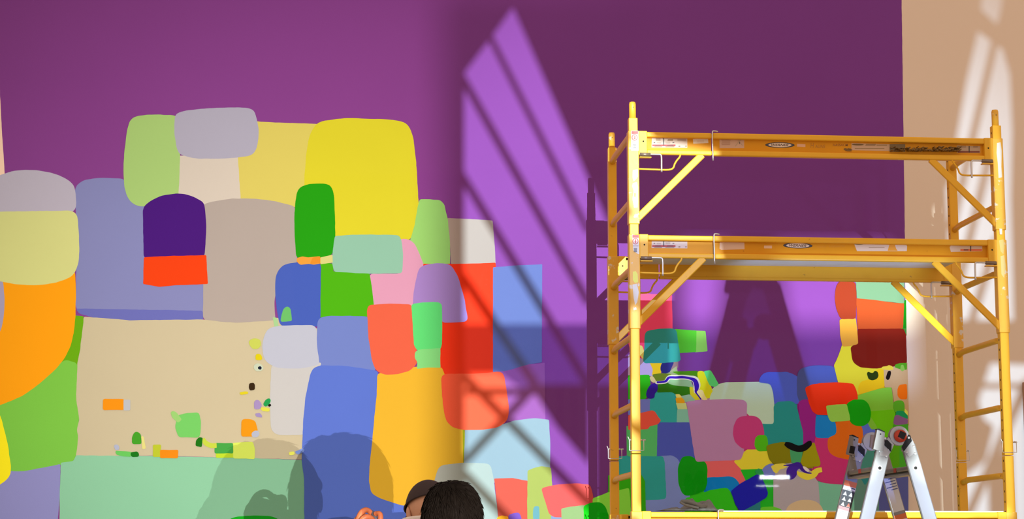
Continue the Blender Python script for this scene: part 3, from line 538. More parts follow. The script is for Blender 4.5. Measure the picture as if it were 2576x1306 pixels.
 ('r61', 'grey green', (100,146,112), [(2058,1212),(2075,1216),(2120,1220),(2150,1218),(2160,2300),(2070,2300),(2062,1270)], 2, (2090,1250)),
 ('r61b', 'dark grey green', (80,106,86), [(2148,1180),(2210,1180),(2214,2300),(2152,2300)], 3, (2180,1250)),
 ('r83', 'deep teal', (36,100,92), [(2160,1196),(2190,1194),(2182,1212),(2175,1222)], 3),
 ('r60', 'tan', (186,150,106), [(1974,1290),(1982,1272),(2005,1259),(2040,1257),(2060,1266),(2073,1288),(2076,2300),(1973,2300)], 12, (2025,1275)),
 ('r58', 'lime green', (90,166,32), [(1906,1284),(1915,1276),(1940,1274),(1960,1279),(1975,1292),(1980,2300),(1905,2300)], 7, (1935,1284)),
 ('r57', 'sea green', (36,100,96), [(1858,1285),(1900,1262),(1912,1258),(1915,2300),(1860,2300)], 3, (1895,1280)),
 ('r56', 'slate', (96,96,156), [(1915,1184),(1925,1172),(1940,1165),(1950,1172),(1950,1200),(1922,1198)], 6),
 ('r56b', 'bottle green', (30,124,60), [(1898,1186),(1908,1178),(1918,1184),(1924,1204),(1910,1204)], 4),
 ('r54', 'navy', (22,20,126), [(1838,1236),(1860,1218),(1905,1193),(1915,1200),(1925,1222),(1932,1242),(1928,1252),(1898,1270),(1862,1288),(1850,1270)], 5),
 ('r43', 'black', (6,6,8), None, 0),
 ('r63', 'ochre yellow', (216,186,52), [(1938,1173),(1952,1168),(1972,1165),(1982,1172),(1974,1179),(1960,1181),(1954,1193),(1944,1186)], 5),
 ('r66', 'pale pink grey', (192,176,166), [(2013,1174),(2025,1174),(2036,1182),(2032,1190),(2022,1188)], 3),
 ('r65', 'yellow', (230,196,42), None, 0),
 ('r64', 'dark violet', (56,22,112), [(1977,1184),(1984,1173),(1998,1166),(2008,1165),(2014,1176),(2003,1184),(2004,1196),(1996,1206),(1984,1208),(1978,1198)], 7),
 ('r64b', 'dark violet', (50,20,104), None, 0),
]
RB = {'r14w': [(1648,963,3.5),(1668,962,4),(1676,959,5),(1683,950,5.5),(1700,950,6),(1716,949,6),(1735,951,6),(1748,955,8),(1753,968,9),(1751,980,7),(1749,990,3)],
 'r14': [(1652,962,2.5),(1668,961,2.5),(1676,958,3),(1683,950,3),(1700,950,3),(1716,949,3),(1735,952,3),(1747,957,5),(1752,968,6),(1752,980,4.5),(1750,986,2.5),(1757,996,2),(1764,1004,3)],
 'r43': [(1974,1116,4),(1985,1121,8),(2005,1129,8),(2022,1127,8),(2036,1116,7),(2041,1114,4)],
 'r65': [(2003,1187,2),(2012,1194,6),(2030,1199,9),(2045,1194,9),(2055,1185,7),(2067,1182,6)],
 'r64b': [(1970,1171,1),(1990,1171,3),(2008,1169,6),(2018,1182,4),(2028,1189,2.5),(2041,1191,1.5)]}
for e in R0:
    if e[3] is None:
        patch(e[0], e[1], e[2], ribbon(RB[e[0]]), 1, name='brush_stroke')
    else: patch(e[0], e[1], e[2], e[3], e[4], smp=e[5] if len(e) > 5 else None)
#REST
# ---------------------------------------------------------------- scaffold
YEL = mat('scaffold_yellow', (0.82, 0.44, 0.022), .42, bump=.12, bscale=60, var=.06, vscale=14, spec=.3, dirt=((.45, .22, .03), 38, .70))
YEL2 = mat('scaffold_yellow_worn', (0.80, 0.43, 0.03), .45, bump=.15, bscale=60, var=.07, vscale=20, dirt=((.72, .66, .55), 26, .62))
WEB = mat('scaffold_web_shade', (0.70, 0.31, 0.006), .5, bump=.12, bscale=60, var=.08, vscale=9, spec=.2, dirt=((.42, .16, .01), 30, .72))  # deeper orange puts the recess shade of the rail web into the colour
ZINC = mat('zinc', (.62, .62, .60), .35, metal=.8)
HOLE = mat('hole_black', (.006, .004, .002), .9)
PLY = mat('deck_plywood', (.62, .58, .52), .7, var=.12, vscale=12, bump=.2, bscale=40)
RUB = mat('rubber', (.03, .03, .03), .7)
XL, XR, YF, YB2 = 1.516, 3.400, 9.6225, 10.3525
scaf = thing('scaffold', 'yellow steel rolling scaffold with two rail levels in front of the mural', 'scaffold', ((XL+XR)/2, (YF+YB2)/2, 0))
def decal(name, parent, items, Y, label=None, th=.0008):
    """flat print: items = (outline in photo pixels, linear rgb); each later item lies on the earlier ones"""
    V = []; Fc = []; MI = []; ms = []
    for k, (pts, rgb) in enumerate(items):
        key = 'print_%02x%02x%02x' % tuple(int(min(1, c)*255) for c in rgb)
        m = mat(key, rgb, .5)
        if m not in ms: ms.append(m)
        if isinstance(pts, tuple): vs, fs = pts; vs = [(x, Y-(k+1)*th*.25, z) for x, z in vs]; n0 = len(V); V += vs; Fc += [tuple(i+n0 for i in f) for f in fs]; MI += [ms.index(m)]*len(fs); continue
        mb = MB().prism([W2(x, y, Y) for x, y in pts], Y-th*.25*(k+1), Y+.0002)
        n0 = len(V); V += mb.v; Fc += [tuple(i+n0 for i in f) for f in mb.f]; MI += [ms.index(m)]*len(mb.f)
    me = bpy.data.meshes.new(name); me.from_pydata(V, [], Fc); 
    for m in ms: me.materials.append(m)
    for p, i in zip(me.polygons, MI): p.material_index = i
    me.update(); o = link(name, me, None, parent)
    if label: o['label'] = label
    return o
def lettering(s, cx, cy, hpx, wpx, Y, shear=0.0, rot=0.0, bold=0.0):
    cu = bpy.data.curves.new('t', 'FONT'); cu.body = s; cu.shear = shear; cu.offset = bold
    o = bpy.data.objects.new('t', cu); COL.objects.link(o)
    bpy.context.view_layer.update()
    me = bpy.data.meshes.new_from_object(o.evaluated_get(bpy.context.evaluated_depsgraph_get()))
    vs = [v.co.copy() for v in me.vertices]; fs = [tuple(p.vertices) for p in me.polygons]
    bpy.data.objects.remove(o); bpy.data.curves.remove(cu); bpy.data.meshes.remove(me)
    x0 = min(v.x for v in vs); x1 = max(v.x for v in vs); y0 = min(v.y for v in vs); y1 = max(v.y for v in vs)
    out = []
    for v in vs:
        a = ((v.x-x0)/(x1-x0)-.5)*wpx; b = (.5-(v.y-y0)/(y1-y0))*hpx
        out.append(W2(cx+a*math.cos(rot)-b*math.sin(rot), cy+a*math.sin(rot)+b*math.cos(rot), Y))
    return (out, fs)
def ell(cx, cy, a, b, n=32, rot=0.0):
    return [(cx+a*math.cos(2*math.pi*i/n)*math.cos(rot)-b*math.sin(2*math.pi*i/n)*math.sin(rot), cy+a*math.cos(2*math.pi*i/n)*math.sin(rot)+b*math.sin(2*math.pi*i/n)*math.cos(rot)) for i in range(n)]
# frames: posts with pins, rungs, casters
HH = .0225
for X in (XL, XR):
    for Y in (YF, YB2):
        MB().bbox(X-HH, X+HH, Y-HH, Y+HH, .22, 2.0, .003).build('post', YEL, scaf)
        up = MB().bbox(X-HH, X+HH, Y-HH, Y+HH, 2.004, 3.69, .003).build('post', YEL, scaf)
        mb = MB(); mb.tube([(X, Y, 3.685), (X, Y, 3.765), (X, Y, 3.775)], [.0175, .0175, .0145], 16); mb.build('pin_sleeve', YEL2, up, True)
        mb = MB(); mb.box(X-.0012, X+.0012, Y-.0185, Y-.017, 3.742, 3.748); mb.build('pin_hole', HOLE, up)
        # caster
        mb = MB()
        for i in range(2):
            mb.box(X-.03+i*.05, X-.02+i*.05, Y-.03, Y+.03, .06, .18)
        mb.box(X-.035, X+.035, Y-.035, Y+.035, .18, .2); mb.tube([(X, Y, .2), (X, Y, .26)], .016)
        c = mb.build('caster', ZINC, scaf)
        MB().tube([(X-.018, Y, .065), (X+.018, Y, .065)], .065, 24).build('wheel', RUB, c, True)
        # locking clip wire under the joint
        zc = 2.04 if Y < 10 else 2.035
        s = .036
        k = MB(); k.tube([(X-s-.006, Y-.027, zc+.045), (X-s, Y-.03, zc+.03), (X-s, Y-.032, zc-.022), (X+s, Y-.032, zc-.022), (X+s, Y-.03, zc+.03), (X+s-.003, Y-.01, zc+.032)], .0022, 6)
        k.tube([(X-.028, Y, zc+.03), (X+.05, Y, zc+.03)], .004, 8)
        k.build('locking_clip', ZINC, scaf)
    for k in range(10):
        z = 3.62-.343*k
        if z < .3: continue
        MB().tube([(X, YF+.02, z-.01), (X, YF+.1, z), (X, YB2-.1, z), (X, YB2-.02, z-.01)], .016, 12).build('rung', YEL, scaf, True)
for X, Y, sg in ((XR, YF, -1), (XR, YB2, -1), (XL, YF, 1), (XL, YB2, 1)):
    mb = MB(); z = .3
    while z < 3.66:
        if abs(z-2.0) > .02:
            x = X+sg*HH; mb.box(min(x, x+sg*.0006), max(x, x+sg*.0006), Y-.004, Y+.004, z-.005, z+.005)
        z += .0508
    o = mb.build('adjustment_holes', HOLE, scaf); o['kind'] = 'stuff'; o['label'] = 'column of small dark holes'
S = 9.6/4950
def side_rail(yf, zt, front, joint=208, nm='side_rail'):
    """C-section rail between two posts; front: channel open to the viewer"""
    y0 = yf-HH; sx = lambda d: XL+d*S; d = 1 if front else -1
    yw = y0+.022 if front else y0
    Xj = XL+joint*S
    segs = [(XL+.066, Xj-.002, .0012), (Xj+.002, XR-.066, 0)]
    mb = MB()
    for a, b, e in segs:
        if front:
            mb.bbox(a, b, y0+e, y0+.028, zt-.030+e, zt-e, .006); mb.bbox(a, b, y0+e, y0+.028, zt-.118+e, zt-.090-e, .006)
        else:
            mb.box(a, b, y0+.0+e, y0+.004, zt-.112, zt-.006)
            mb.bbox(a, b, y0+e, y0+.028, zt-.024, zt-e, .004); mb.bbox(a, b, y0+e-.003, y0+.028, zt-.118, zt-.102, .004)
    r = mb.build(nm, YEL, scaf)
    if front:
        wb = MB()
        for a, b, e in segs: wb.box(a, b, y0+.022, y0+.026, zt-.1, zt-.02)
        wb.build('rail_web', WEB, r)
    for sg, X in ((1, XL), (-1, XR)):
        mb = MB(); xa, xb = X+sg*.026, X+sg*.07
        mb.bbox(min(xa, xb), max(xa, xb), y0-.003, y0+.026, zt-.121, zt+.002, .003)
        cp = mb.build('corner_plate', YEL, r)
        x = X+sg*.05; MB().prism([(x+.0042*math.cos(t*.785), zt-.052+.0042*math.sin(t*.785)) for t in range(8)], y0-.0036, y0-.002).build('bolt_hole', HOLE, r)
        MB().bbox(X-.0275, X+.0275, yf-.0275, yf+.0275, zt-.475, zt+.001, .004).build('sleeve', YEL2, r)
        P = lambda dx, dy, yy=0: (X+sg*dx*S, yf-.012+yy, zt-dy*S*1.01)
        MB().bar(P(8, 228), P(181, 58), .036, .014, bev=.004).build('brace', YEL, r)
        MB().tube(smoothpath([P(10, 98, -.004), P(60, 99, -.004), P(92, 99, -.004), P(104, 94, -.004), P(108, 84, -.004), P(114, 74, -.004), P(122, 64, -.004), P(124, 52, -.004)], 3), .0048, 8).build('hand_loop', YEL, r, True)
        mb = MB(); mb.tube(smoothpath([P(40, 60, -.012), P(64, 60, -.012), P(71, 61, -.012), P(73, 68, -.012), P(73, 86, -.012), P(73, 106, -.012)], 3), .0046, 8)
        l = mb.build('latch_rod', ZINC, r, True)
        mb = MB(); mb.tube([P(16, 61, -.012), P(44, 61, -.012)], .0095, 12); mb.build('latch_spring', mat('spring_grey', (.22, .17, .13), .4, metal=.5), r, True)
        mb = MB(); a = P(15, 69, -.012); b = P(46, 69, -.012); mb.bbox(min(a[0], b[0]), max(a[0], b[0]), a[1]-.014, a[1]+.014, a[2]-.003, a[2]+.003, .002); mb.build('latch_bracket', YEL, r)
        mb = MB(); a = P(14, 56, -.012); b = P(30, 56, -.012); mb.box(min(a[0], b[0]), max(a[0], b[0]), a[1], a[1]+.02, a[2]-.003, a[2]+.002); mb.build('latch_gap', HOLE, r)
    if front:
        z = zt; mb = MB()
        mb.tube(smoothpath([(Xj+.03, y0+.01, z+.008), (Xj+.008, y0+.0, z+.009), (Xj-.001, y0-.006, z-.002), (Xj-.001, y0-.008, z-.07), (Xj, y0-.008, z-.145)], 3), .0036, 8)
        mb.build('hinge_pin', ZINC, r, True)
    return r
rt = side_rail(YF, 3.621, True)
rm = side_rail(YF, 3.094, True)
rb = side_rail(YB2, 3.094, False, joint=128)
rl = side_rail(YF, 1.720, True)
rlb = side_rail(YB2, 1.720, False, joint=128)
MB().bbox(XL+.08, XR-.08, YF+.03, YB2-.03, 3.052, 3.072, .002).build('deck', PLY, scaf)
dk = MB().bbox(XL+.42, XR-.03, YF+.005, YB2-.03, 1.716, 1.7265, .002).build('deck', mat('pale_deck', (.66, .78, .72), .55, var=.08, vscale=10), scaf); dk['label'] = 'pale green grey deck board'
MB().box(XL+.08, XL+.42, YF+.03, YB2-.03, 1.70, 1.7185).build('deck', mat('brown_deck', (.5, .26, .06), .6, var=.15, vscale=10), scaf)

# stickers and lettering on the rails
WHT, BLK, RED, ORG = (.66, .52, .42), (.03, .02, .015), (.42, .03, .02), (.75, .12, .02)
BRN = (.30, .17, .07)
def bars(x0, x1, y0, y1, n, rgb, gap=.5, jag=0):
    h = (y1-y0)/n; return [(rect(x0+random.uniform(0, jag), y0+i*h, x1-random.uniform(0, jag), y0+(i+gap)*h), rgb) for i in range(n)]
YW = 9.6219
def warn(x0, y0, flip=False, wht=WHT, par=rt):
    W = 89
    it = [([(x0, y0), (x0+W, y0+1), (x0+W, y0+25), (x0-1, y0+24)], wht)]
    it += bars(x0+9, x0+22, y0+2, y0+8, 2, BRN, .6, 2)+bars(x0+39, x0+54, y0+3, y0+9, 2, BRN, .6, 2)+bars(x0+64, x0+86, y0+3, y0+9, 3, (.4, .28, .2), .5)
    it += bars(x0+12, x0+23, y0+11, y0+15, 3, (.5, .36, .28), .4)+bars(x0+34, x0+46, y0+10, y0+15, 3, (.5, .36, .28), .4)
    it += [([(x0+3, y0+12), (x0+8, y0+11), (x0+8, y0+13)], BLK), ([(x0+57, y0+12), (x0+52, y0+11), (x0+52, y0+13)], BLK)]
    it += [(rect(x0+1, y0+17, x0+59, y0+21), RED), (rect(x0+8, y0+18, x0+22, y0+20), (.12, .02, .02)), (rect(x0+38, y0+18, x0+54, y0+20), (.12, .02, .02)), (rect(x0+28.5, y0+1, x0+30.5, y0+20), BLK)]
    it += bars(x0+6, x0+25, y0+22, y0+24, 1, BRN)+bars(x0+34, x0+56, y0+22, y0+24, 1, BRN)+[(rect(x0+67, y0+20, x0+71, y0+22), BRN), (rect(x0+84, y0+20, x0+87, y0+22), BRN)]
    return decal('sticker', par, it, YW, 'aged white warning sticker with red bar')
def logo(cx, cy, par, rot):
    decal('logo', par, [(ell(cx, cy, 37, 7, rot=rot), BLK), (ell(cx, cy, 35, 6.2, rot=rot), (.05, .055, .07)), (ell(cx, cy, 29, 5.4, rot=rot), (.78, .66, .52)),
        (lettering('WERNER', cx, cy, 6.2, 43, YW, .35, rot, .02), (.10, .05, .02))], YW, 'oval logo, black rim on white')
warn(1640, 347); warn(1640, 600, par=rm)
decal('label_tape', rt, [([(1743, 350), (1781, 347.5), (1782, 360), (1744, 361.5)], (.74, .64, .50))]+bars(1752, 1772, 354, 359, 2, (.62, .48, .33), .5, 2), YW, 'small white paper label')
decal('sticker', rt, [(rect(1810, 347, 1872, 373), (.62, .40, .26)), (rect(1813, 349.5, 1840, 352), BRN)]+bars(1814, 1839, 354, 366, 5, (.48, .27, .16), .5, 3)+[(ribbon([(1850, 368, .5), (1858, 357, .6), (1870, 349, .4)]), (.45, .36, .2)), (ribbon([(1855, 350, .5), (1868, 366, .5)]), (.5, .38, .22)), (rect(1860, 357, 1861, 362), BLK)], YW, 'faded pink instruction sticker')
logo(1962, 365, rt, .01)
decal('label_tape', rt, [([(2005, 362), (2026, 363), (2026, 370), (2005, 369)], (.78, .45, .25))], YW, 'small faded pink label')
INK = (.42, .17, .01); INK2 = (.30, .10, .01)
decal('handwriting', rt, [(lettering('H', 2043, 366, 12, 8, YW, .1), INK), (lettering('AUNS', 2063, 368.5, 8, 25, YW, .1), INK)], YW, 'faded brown marker handwriting')
decal('handwriting', rt, [(lettering('HASSACM', 2114, 365, 6.5, 38, YW, .15, .0, .01), INK2)], YW, 'darker brown marker handwriting')
decal('sticker', rt, [([(2142, 360), (2276, 364), (2276, 381), (2142, 378)], (.60, .40, .24)), (ell(2158, 364, 15, 2, 20, .02), (.16, .10, .02))]+bars(2176, 2204, 362.5, 367, 2, (.22, .13, .03), .6, 3)+bars(2205, 2232, 364.5, 368, 1, (.3, .2, .06), .5, 2)+bars(2150, 2225, 373, 376, 1, (.3, .2, .06), .4, 4)+[(rect(2238, 363, 2277, 382), (.20, .14, .05))], YW, 'dirty cream maker sticker')
dm = mat('grime', (.07, .045, .012), .8)
def splat(par, pts, Y, col, lab): decal('stain', par, [(p, col) for p in pts], Y, lab)
random.seed(3)
splat(rt, [ell(2120+random.uniform(0, 22), 377+random.uniform(-3, 2.5), random.uniform(1, 4), random.uniform(.6, 1.8), 7) for _ in range(16)]+[ell(2240+175*random.random()**.8, 381-10*random.random()**2, random.uniform(1, 4.5), random.uniform(.5, 1.7), 7) for _ in range(190)], YW-.0005, (.20, .105, .012), 'dark dried splatter')
decal('sticker', rt, [([(2407, 366), (2466, 368), (2466, 385), (2407, 384)], (.50, .36, .22))]+bars(2417, 2430, 367, 372, 2, BRN, .6)+bars(2448, 2460, 367.5, 372, 2, BRN, .6)+[(rect(2410, 380, 2464, 384), (.2, .04, .02)), (rect(2437, 368, 2439, 384), BLK)], YW, 'dirty warning sticker')
decal('sticker', rm, [([(1811, 603), (1872, 601), (1873, 627), (1815, 629), (1810, 626)], (.74, .52, .38))], YW, 'blank peeled pink sticker')
decal('label_tape', rm, [(rect(1922, 618, 1942, 625), (.80, .52, .30))], YW, 'small faded label')
logo(2007, 618, rm, .02)
decal('handwriting', rm, [(lettering('HAUNS', 2066, 621, 4, 22, YW), (.7, .30, .015))], YW, 'very faint marker handwriting')
decal('handwriting', rm, [(lettering('HASSACM', 2105, 620, 5, 38, YW), (.66, .28, .015))], YW, 'very faint marker handwriting')
decal('sticker', rm, [([(2146, 607), (2276, 609), (2282, 620), (2281, 632), (2156, 632)], (.74, .62, .50)), ([(2238, 613), (2250, 612), (2254, 625), (2258, 631), (2233, 631)], (.78, .36, .02)), (ell(2161, 614, 13, 2, 20), (.16, .16, .08))]+bars(2177, 2206, 611, 615, 2, (.14, .1, .06), .6, 3)+bars(2206, 2234, 613, 616, 1, (.3, .2, .1), .5)+bars(2185, 2225, 622, 625, 1, (.4, .28, .16), .5, 3), YW, 'torn white maker sticker')
decal('sticker', rm, [([(2396, 613), (2471, 611), (2471, 632), (2392, 634), (2389, 622)], (.70, .56, .42))]+bars(2421, 2434, 613, 618, 2, BRN, .6)+bars(2448, 2462, 613, 618, 2, BRN, .6)+[(rect(2416, 627, 2470, 631), ORG), (rect(2424, 628, 2436, 630), BLK), (rect(2441, 612, 2443, 632), BLK)]+bars(2400, 2418, 615, 618, 1, BRN, .4), YW, 'scuffed warning sticker')
YS = YF-.0276
def post_tag(x, y, par, worn=False):
    it = [([(x, y), (x+19, y), (x+20, y+50), (x+1, y+50)] if not worn else [(x+1, y), (x+18, y+2), (x+19, y+50), (x+14, y+48), (x+4, y+40)], (.74, .70, .64)), (rect(x+2, y+1, x+18, y+8), (.38, .06, .05)),
          (ell(x+9.5, y+17, 7.5, 8), (.60, .10, .07)), (ell(x+9.5, y+17, 5.6, 6), (.76, .70, .64)), ([(x+8.5, y+12), (x+11, y+12), (x+11, y+18), (x+13, y+18), (x+9.5, y+22), (x+6, y+18), (x+8.5, y+18)], (.60, .10, .07))]
    it += bars(x+5, x+14, y+34, y+45, 6, (.15, .13, .12), .55, 1)+bars(x+3, x+17, y+28, y+31, 1, (.45, .3, .3), .4)
    decal('sticker', par, it, YS, 'white tag with red round arrow mark')
post_tag(1587, 329, rt); post_tag(1589, 590, rm, True)
PAP = (.72, .70, .64)
decal('torn_label', rt, [([(1592, 428), (1604, 426), (1605, 444), (1599, 452), (1594, 456), (1591, 446)], PAP), ([(1592, 461), (1602, 458), (1605, 470), (1604, 522), (1595, 523), (1591, 500), (1594, 480), (1590, 468)], PAP), ([(1595, 485), (1600, 487), (1599, 496), (1595, 495)], (.6, .34, .05))], YS, 'torn remains of a white label')
decal('torn_label', rm, [([(1592, 684), (1599, 682), (1604, 690), (1605, 710), (1597, 712), (1592, 705)], (.78, .80, .10)), ([(1591, 716), (1602, 714), (1607, 735), (1603, 760), (1598, 768), (1594, 750)], PAP), ([(1593, 776), (1600, 772), (1602, 779), (1594, 781)], PAP)], YS, 'torn yellow and white label scraps')
decal('torn_label', rt, [([(2508, 360), (2517, 358), (2520, 380), (2519, 420), (2521, 446), (2512, 448), (2510, 410), (2507, 385)], PAP)], YS, 'torn white label strip')
decal('torn_label', rm, [([(2514, 575), (2521, 576), (2521, 590), (2515, 590)], PAP), ([(2513, 605), (2524, 602), (2527, 620), (2524, 640), (2517, 632)], (.66, .52, .16)), ([(2517, 645), (2526, 642), (2530, 670), (2526, 700), (2519, 690)], (.68, .55, .2))], YS, 'scraped pale label marks')

# rag on the lower deck
def rag():
    n, m = 64, 34; V = []; Fc = []
    a = at(1655, 1294, 9.78); b = at(1812, 1294, 9.78)
    for j in range(m):
        for i in range(n):
            u, v = i/(n-1), j/(m-1)
            prof = (0.30*math.exp(-((u-.26)/.17)**2)+.85*math.exp(-((u-.56)/.11)**2)+.85*math.exp(-((u-.80)/.14)**2))
            env = prof*(math.sin(math.pi*v)**.6)*min(1, u*9)*min(1, (1-u)*7)
            q = Vector((u*5, v*2.4, .5)); f = 1-abs(math.sin(5*u*math.pi/2.2+3*v+2.2*noise.noise(q*.9)))
            h = env*.066*(.72+.30*f+.28*noise.noise(q*2.4))
            x = a.x+(b.x-a.x)*u+.012*noise.noise(q*1.7+Vector((9, 0, 0)))
            y = 9.70+.17*v+.02*noise.noise(q*1.9)+.01*f
            V.append((x, y, 1.7275+max(0.0005, h)))
    for j in range(m-1):
        for i in range(n-1): k = j*n+i; Fc.append((k, k+1, k+n+1, k+n))
    mb = MB(); mb.add(V, Fc)
    mb.tube(smoothpath([(a.x+.105, 9.73, 1.770), (a.x+.14, 9.715, 1.772), (a.x+.175, 9.71, 1.760), (a.x+.21, 9.705, 1.75), (a.x+.235, 9.70, 1.757)], 4), [.005]+[.011]*15+[.006], 8)
    mb.tube(smoothpath([(a.x+.10, 9.71, 1.770), (a.x+.125, 9.70, 1.755), (a.x+.16, 9.695, 1.747), (a.x+.19, 9.70, 1.741)], 4), [.006]*13, 8)
    o = mb.build('rag', mat('grey_rag', (.20, .225, .225), .95, bump=.9, bscale=140, var=.25, vscale=30), None, True)
    o['label'] = 'crumpled grey rag lying on the lower scaffold deck'; o['category'] = 'rag'
rag()

# ---------------------------------------------------------------- stepladder
ALU = mat('aluminium', (.20, .192, .186), .42, metal=.3, bump=.03, bscale=30, var=.06, vscale=8)
ALU2 = mat('aluminium_cast', (.30, .29, .285), .42, metal=.3, var=.05, vscale=20)
BLP = mat('black_plastic', (.006, .006, .007), .5, spec=.2)
RDP = mat('red_orange_plastic', (.42, .03, .008), .4)
BOLT = mat('rivet', (.45, .45, .45), .35, metal=.4)
YN, YR = 8.80, 9.25
def PX(x, y, Y=YN): p = at(x, y, YN); return Vector((p.x, Y, p.z))
ctr = PX(2260, 1097)
lad = thing('stepladder', 'open silver aluminium stepladder with black and red hinge beside the scaffold', 'ladder', (ctr.x, 9.0, 0))
def extend(a, b, z): t = (z-a.z)/(b.z-a.z); return a+(b-a)*t
LT, LBm = PX(2224, 1122), PX(2180, 1306); RT_, RBm = PX(2284, 1120), PX(2338, 1306)
for Y, near in ((YN, True), (YR, False)):
    off = Vector((0, Y-YN, 0))
    for a, b, sg in ((LT, LBm, -1), (RT_, RBm, 1)):
        a2 = a+off; ft = extend(a2, b+off, .03)
        md = extend(a2, b+off, 1.15)
        r = MB().bar(a2, md, .064, .022, bev=.004).build('rail', ALU, lad)
        dd = (ft-a2).normalized()
        MB().bar(extend(a2, ft, 1.22)+Vector((0, .0, 0)), ft, .078, .03, bev=.004).build('outer_rail', ALU, lad)
        MB().bar(ft-dd*.04, ft+dd*.02, .09, .05, bev=.006).build('foot', RUB, lad)
        n = Vector((0, 1, 0)).cross(dd)
        # rivets and rung ends
        yf = Y-.011
        rv = MB()
        for t, s in ((.012, -.35), (.03, .3), (.045, -.3)):
            c = a2+dd*t+n*s*.06; rv.tube([(c.x, yf-.004, c.z), (c.x, yf+.001, c.z)], [.0055, .0075], 14)
        rv.build('rivet', BOLT, r, True)
        c = a2+dd*.105 if sg < 0 else a2+dd*.108
        MB().tube([(c.x, yf-.0025, c.z), (c.x, yf+.001, c.z)], .0125, 20).build('rung_end', mat('white_ring', (.7, .7, .7), .4), r)
        MB().tube([(c.x+.001, yf-.0032, c.z), (c.x+.001, yf+.001, c.z)], .0078, 18).build('rung_bore', HOLE, r)
    # hinge
    c = ctr+off; yf = Y-.016
    hg = MB().tube([(c.x, yf, c.z), (c.x, Y+.016, c.z)], .044, 40)
    q = lambda pts, y0, y1: MB().prism([(PX(x, y).x, PX(x, y).z) for x, y in pts], y0, y1)
    for pts in ([(2234, 1100), (2247, 1119), (2240, 1136), (2230, 1150), (2210, 1146), (2216, 1118)], [(2285, 1094), (2274, 1119), (2269, 1134), (2286, 1150), (2302, 1138), (2296, 1112)]):
        k = q(pts, Y-.013, Y+.013); hg.add(k.v, k.f)
    hg = hg.build('hinge', ALU2, lad)
    for pts in ([(2224, 1109), (2229, 1107), (2240, 1119), (2239, 1137), (2223, 1121)], [(2283, 1094), (2287, 1096), (2291, 1110), (2271, 1136), (2266, 1125)]):
        q(pts, yf-.004, yf+.003).build('hinge_lock', BLP, hg)
    for x, y in ((2224, 1104), (2283, 1102)):
        p = PX(x, y); MB().tube([(p.x, yf-.006, p.z), (p.x, yf, p.z)], [.005, .007], 12).build('hinge_rivet', BOLT, hg, True)
    if near:
        kb = MB().tube([(c.x+.002, yf-.014, c.z-.002), (c.x+.002, yf, c.z-.002)], .0285, 32).build('lock_knob', RDP, hg, True)
        a0 = math.radians(20); pts = [(c.x+.008+.021*math.cos(a0+k*math.pi/2), c.z+.002+.021*math.sin(a0+k*math.pi/2)) for k in range(4)]
        MB().prism(pts, yf-.02, yf-.010).build('knob_centre', BLP, hg)
    else:
        MB().bar(c+Vector((-.005, -.02, -.03)), c+Vector((.003, -.02, .03)), .02, .006, bev=.002).build('lock_slot', mat('dark_slot', (.22, .16, .13), .5), hg)
    pts = [(2204, 1081), (2223, 1088), (2219, 1137), (2194, 1130)]
    tb = q(pts, yf-.004, Y+.013).build('top_bracket', ALU, lad)
    p = PX(2212, 1093); MB().tube([(p.x, yf-.005, p.z), (p.x, yf-.003, p.z)], .0034, 14).build('bracket_hole', HOLE, tb)
    q([(2203, 1079.5), (2208, 1079), (2223, 1087), (2223, 1089), (2204, 1082)], yf-.005, Y+.014).build('bracket_edge', BLP, tb)
    if not near: q([(2202, 1108), (2215, 1111), (2211, 1130), (2198, 1127)], yf-.0055, yf-.003).build('bracket_slot', BLP, tb)
# rungs between the near and the far rails
for a, b in ((LT, LBm), (RT_, RBm)):
    z = a.z-.105
    while z > .25:
        c = extend(a, b, z); left = a is LT
        mb = MB(); mb.bbox(c.x-.022, c.x+.022, YN+.008, YR-.008, c.z-.012, c.z+.012, .008)
        mb.bbox(c.x-.026, c.x+.026, YN+.008, YR-.008, c.z-.030, c.z-.020, .003); mb.box(c.x-.006, c.x+.006, YN+.01, YR-.01, c.z-.022, c.z-.010)
        mb.build('rung', ALU, lad); z -= .28
# decals on the far rails
def along(a, b, off, u, v):    # u: metres down the rail, v: metres across
    d = (b-a).normalized(); n = Vector((0, 1, 0)).cross(d); p = a+d*u+n*v; return (p.x, p.z)
def raildecal(a, b, items, lab):
    V = []; ms = []; Fc = []; MI = []; Y = YR-.0112
    for k, (u0, u1, v0, v1, rgb, shp) in enumerate(items):
        m = mat('print_%02x%02x%02x' % tuple(int(min(1, c)*255) for c in rgb), rgb, .5)
        if m not in ms: ms.append(m)
        P = [(u0, v0), (u0, v1), (u1, v1), (u1, v0)] if shp == 'r' else ([(u0, (v0+v1)/2), (u1, v1), (u1, v0)] if shp == 't' else [((u0+u1)/2+(u1-u0)/2*math.cos(i*.35), (v0+v1)/2+(v1-v0)/2*math.sin(i*.35)) for i in range(18)])
        mb = MB().prism([along(a, b, 0, u, v) for u, v in P], Y-.0003*(k+1), Y+.0002); n0 = len(V)
        V += mb.v; Fc += [tuple(i+n0 for i in f) for f in mb.f]; MI += [ms.index(m)]*len(mb.f)
    me = bpy.data.meshes.new('sticker'); me.from_pydata(V, [], Fc)
    for m in ms: me.materials.append(m)
    for p, i in zip(me.polygons, MI): p.material_index = i
    o = link('sticker', me, None, lad); o['label'] = lab
w_, k_, o_, r_ = (.60, .60, .60), (.015, .015, .02), (.62, .13, .02), (.5, .13, .14)
it = [(.150, .176, -.030, .030, o_, 'r'), (.176, .196, -.03, .03, (.66, .64, .62), 'r'), (.179, .184, -.028, -.01, k_, 'r'), (.192, .194, -.028, .01, k_, 'r'), (.196, .276, -.03, .03, k_, 'r')]
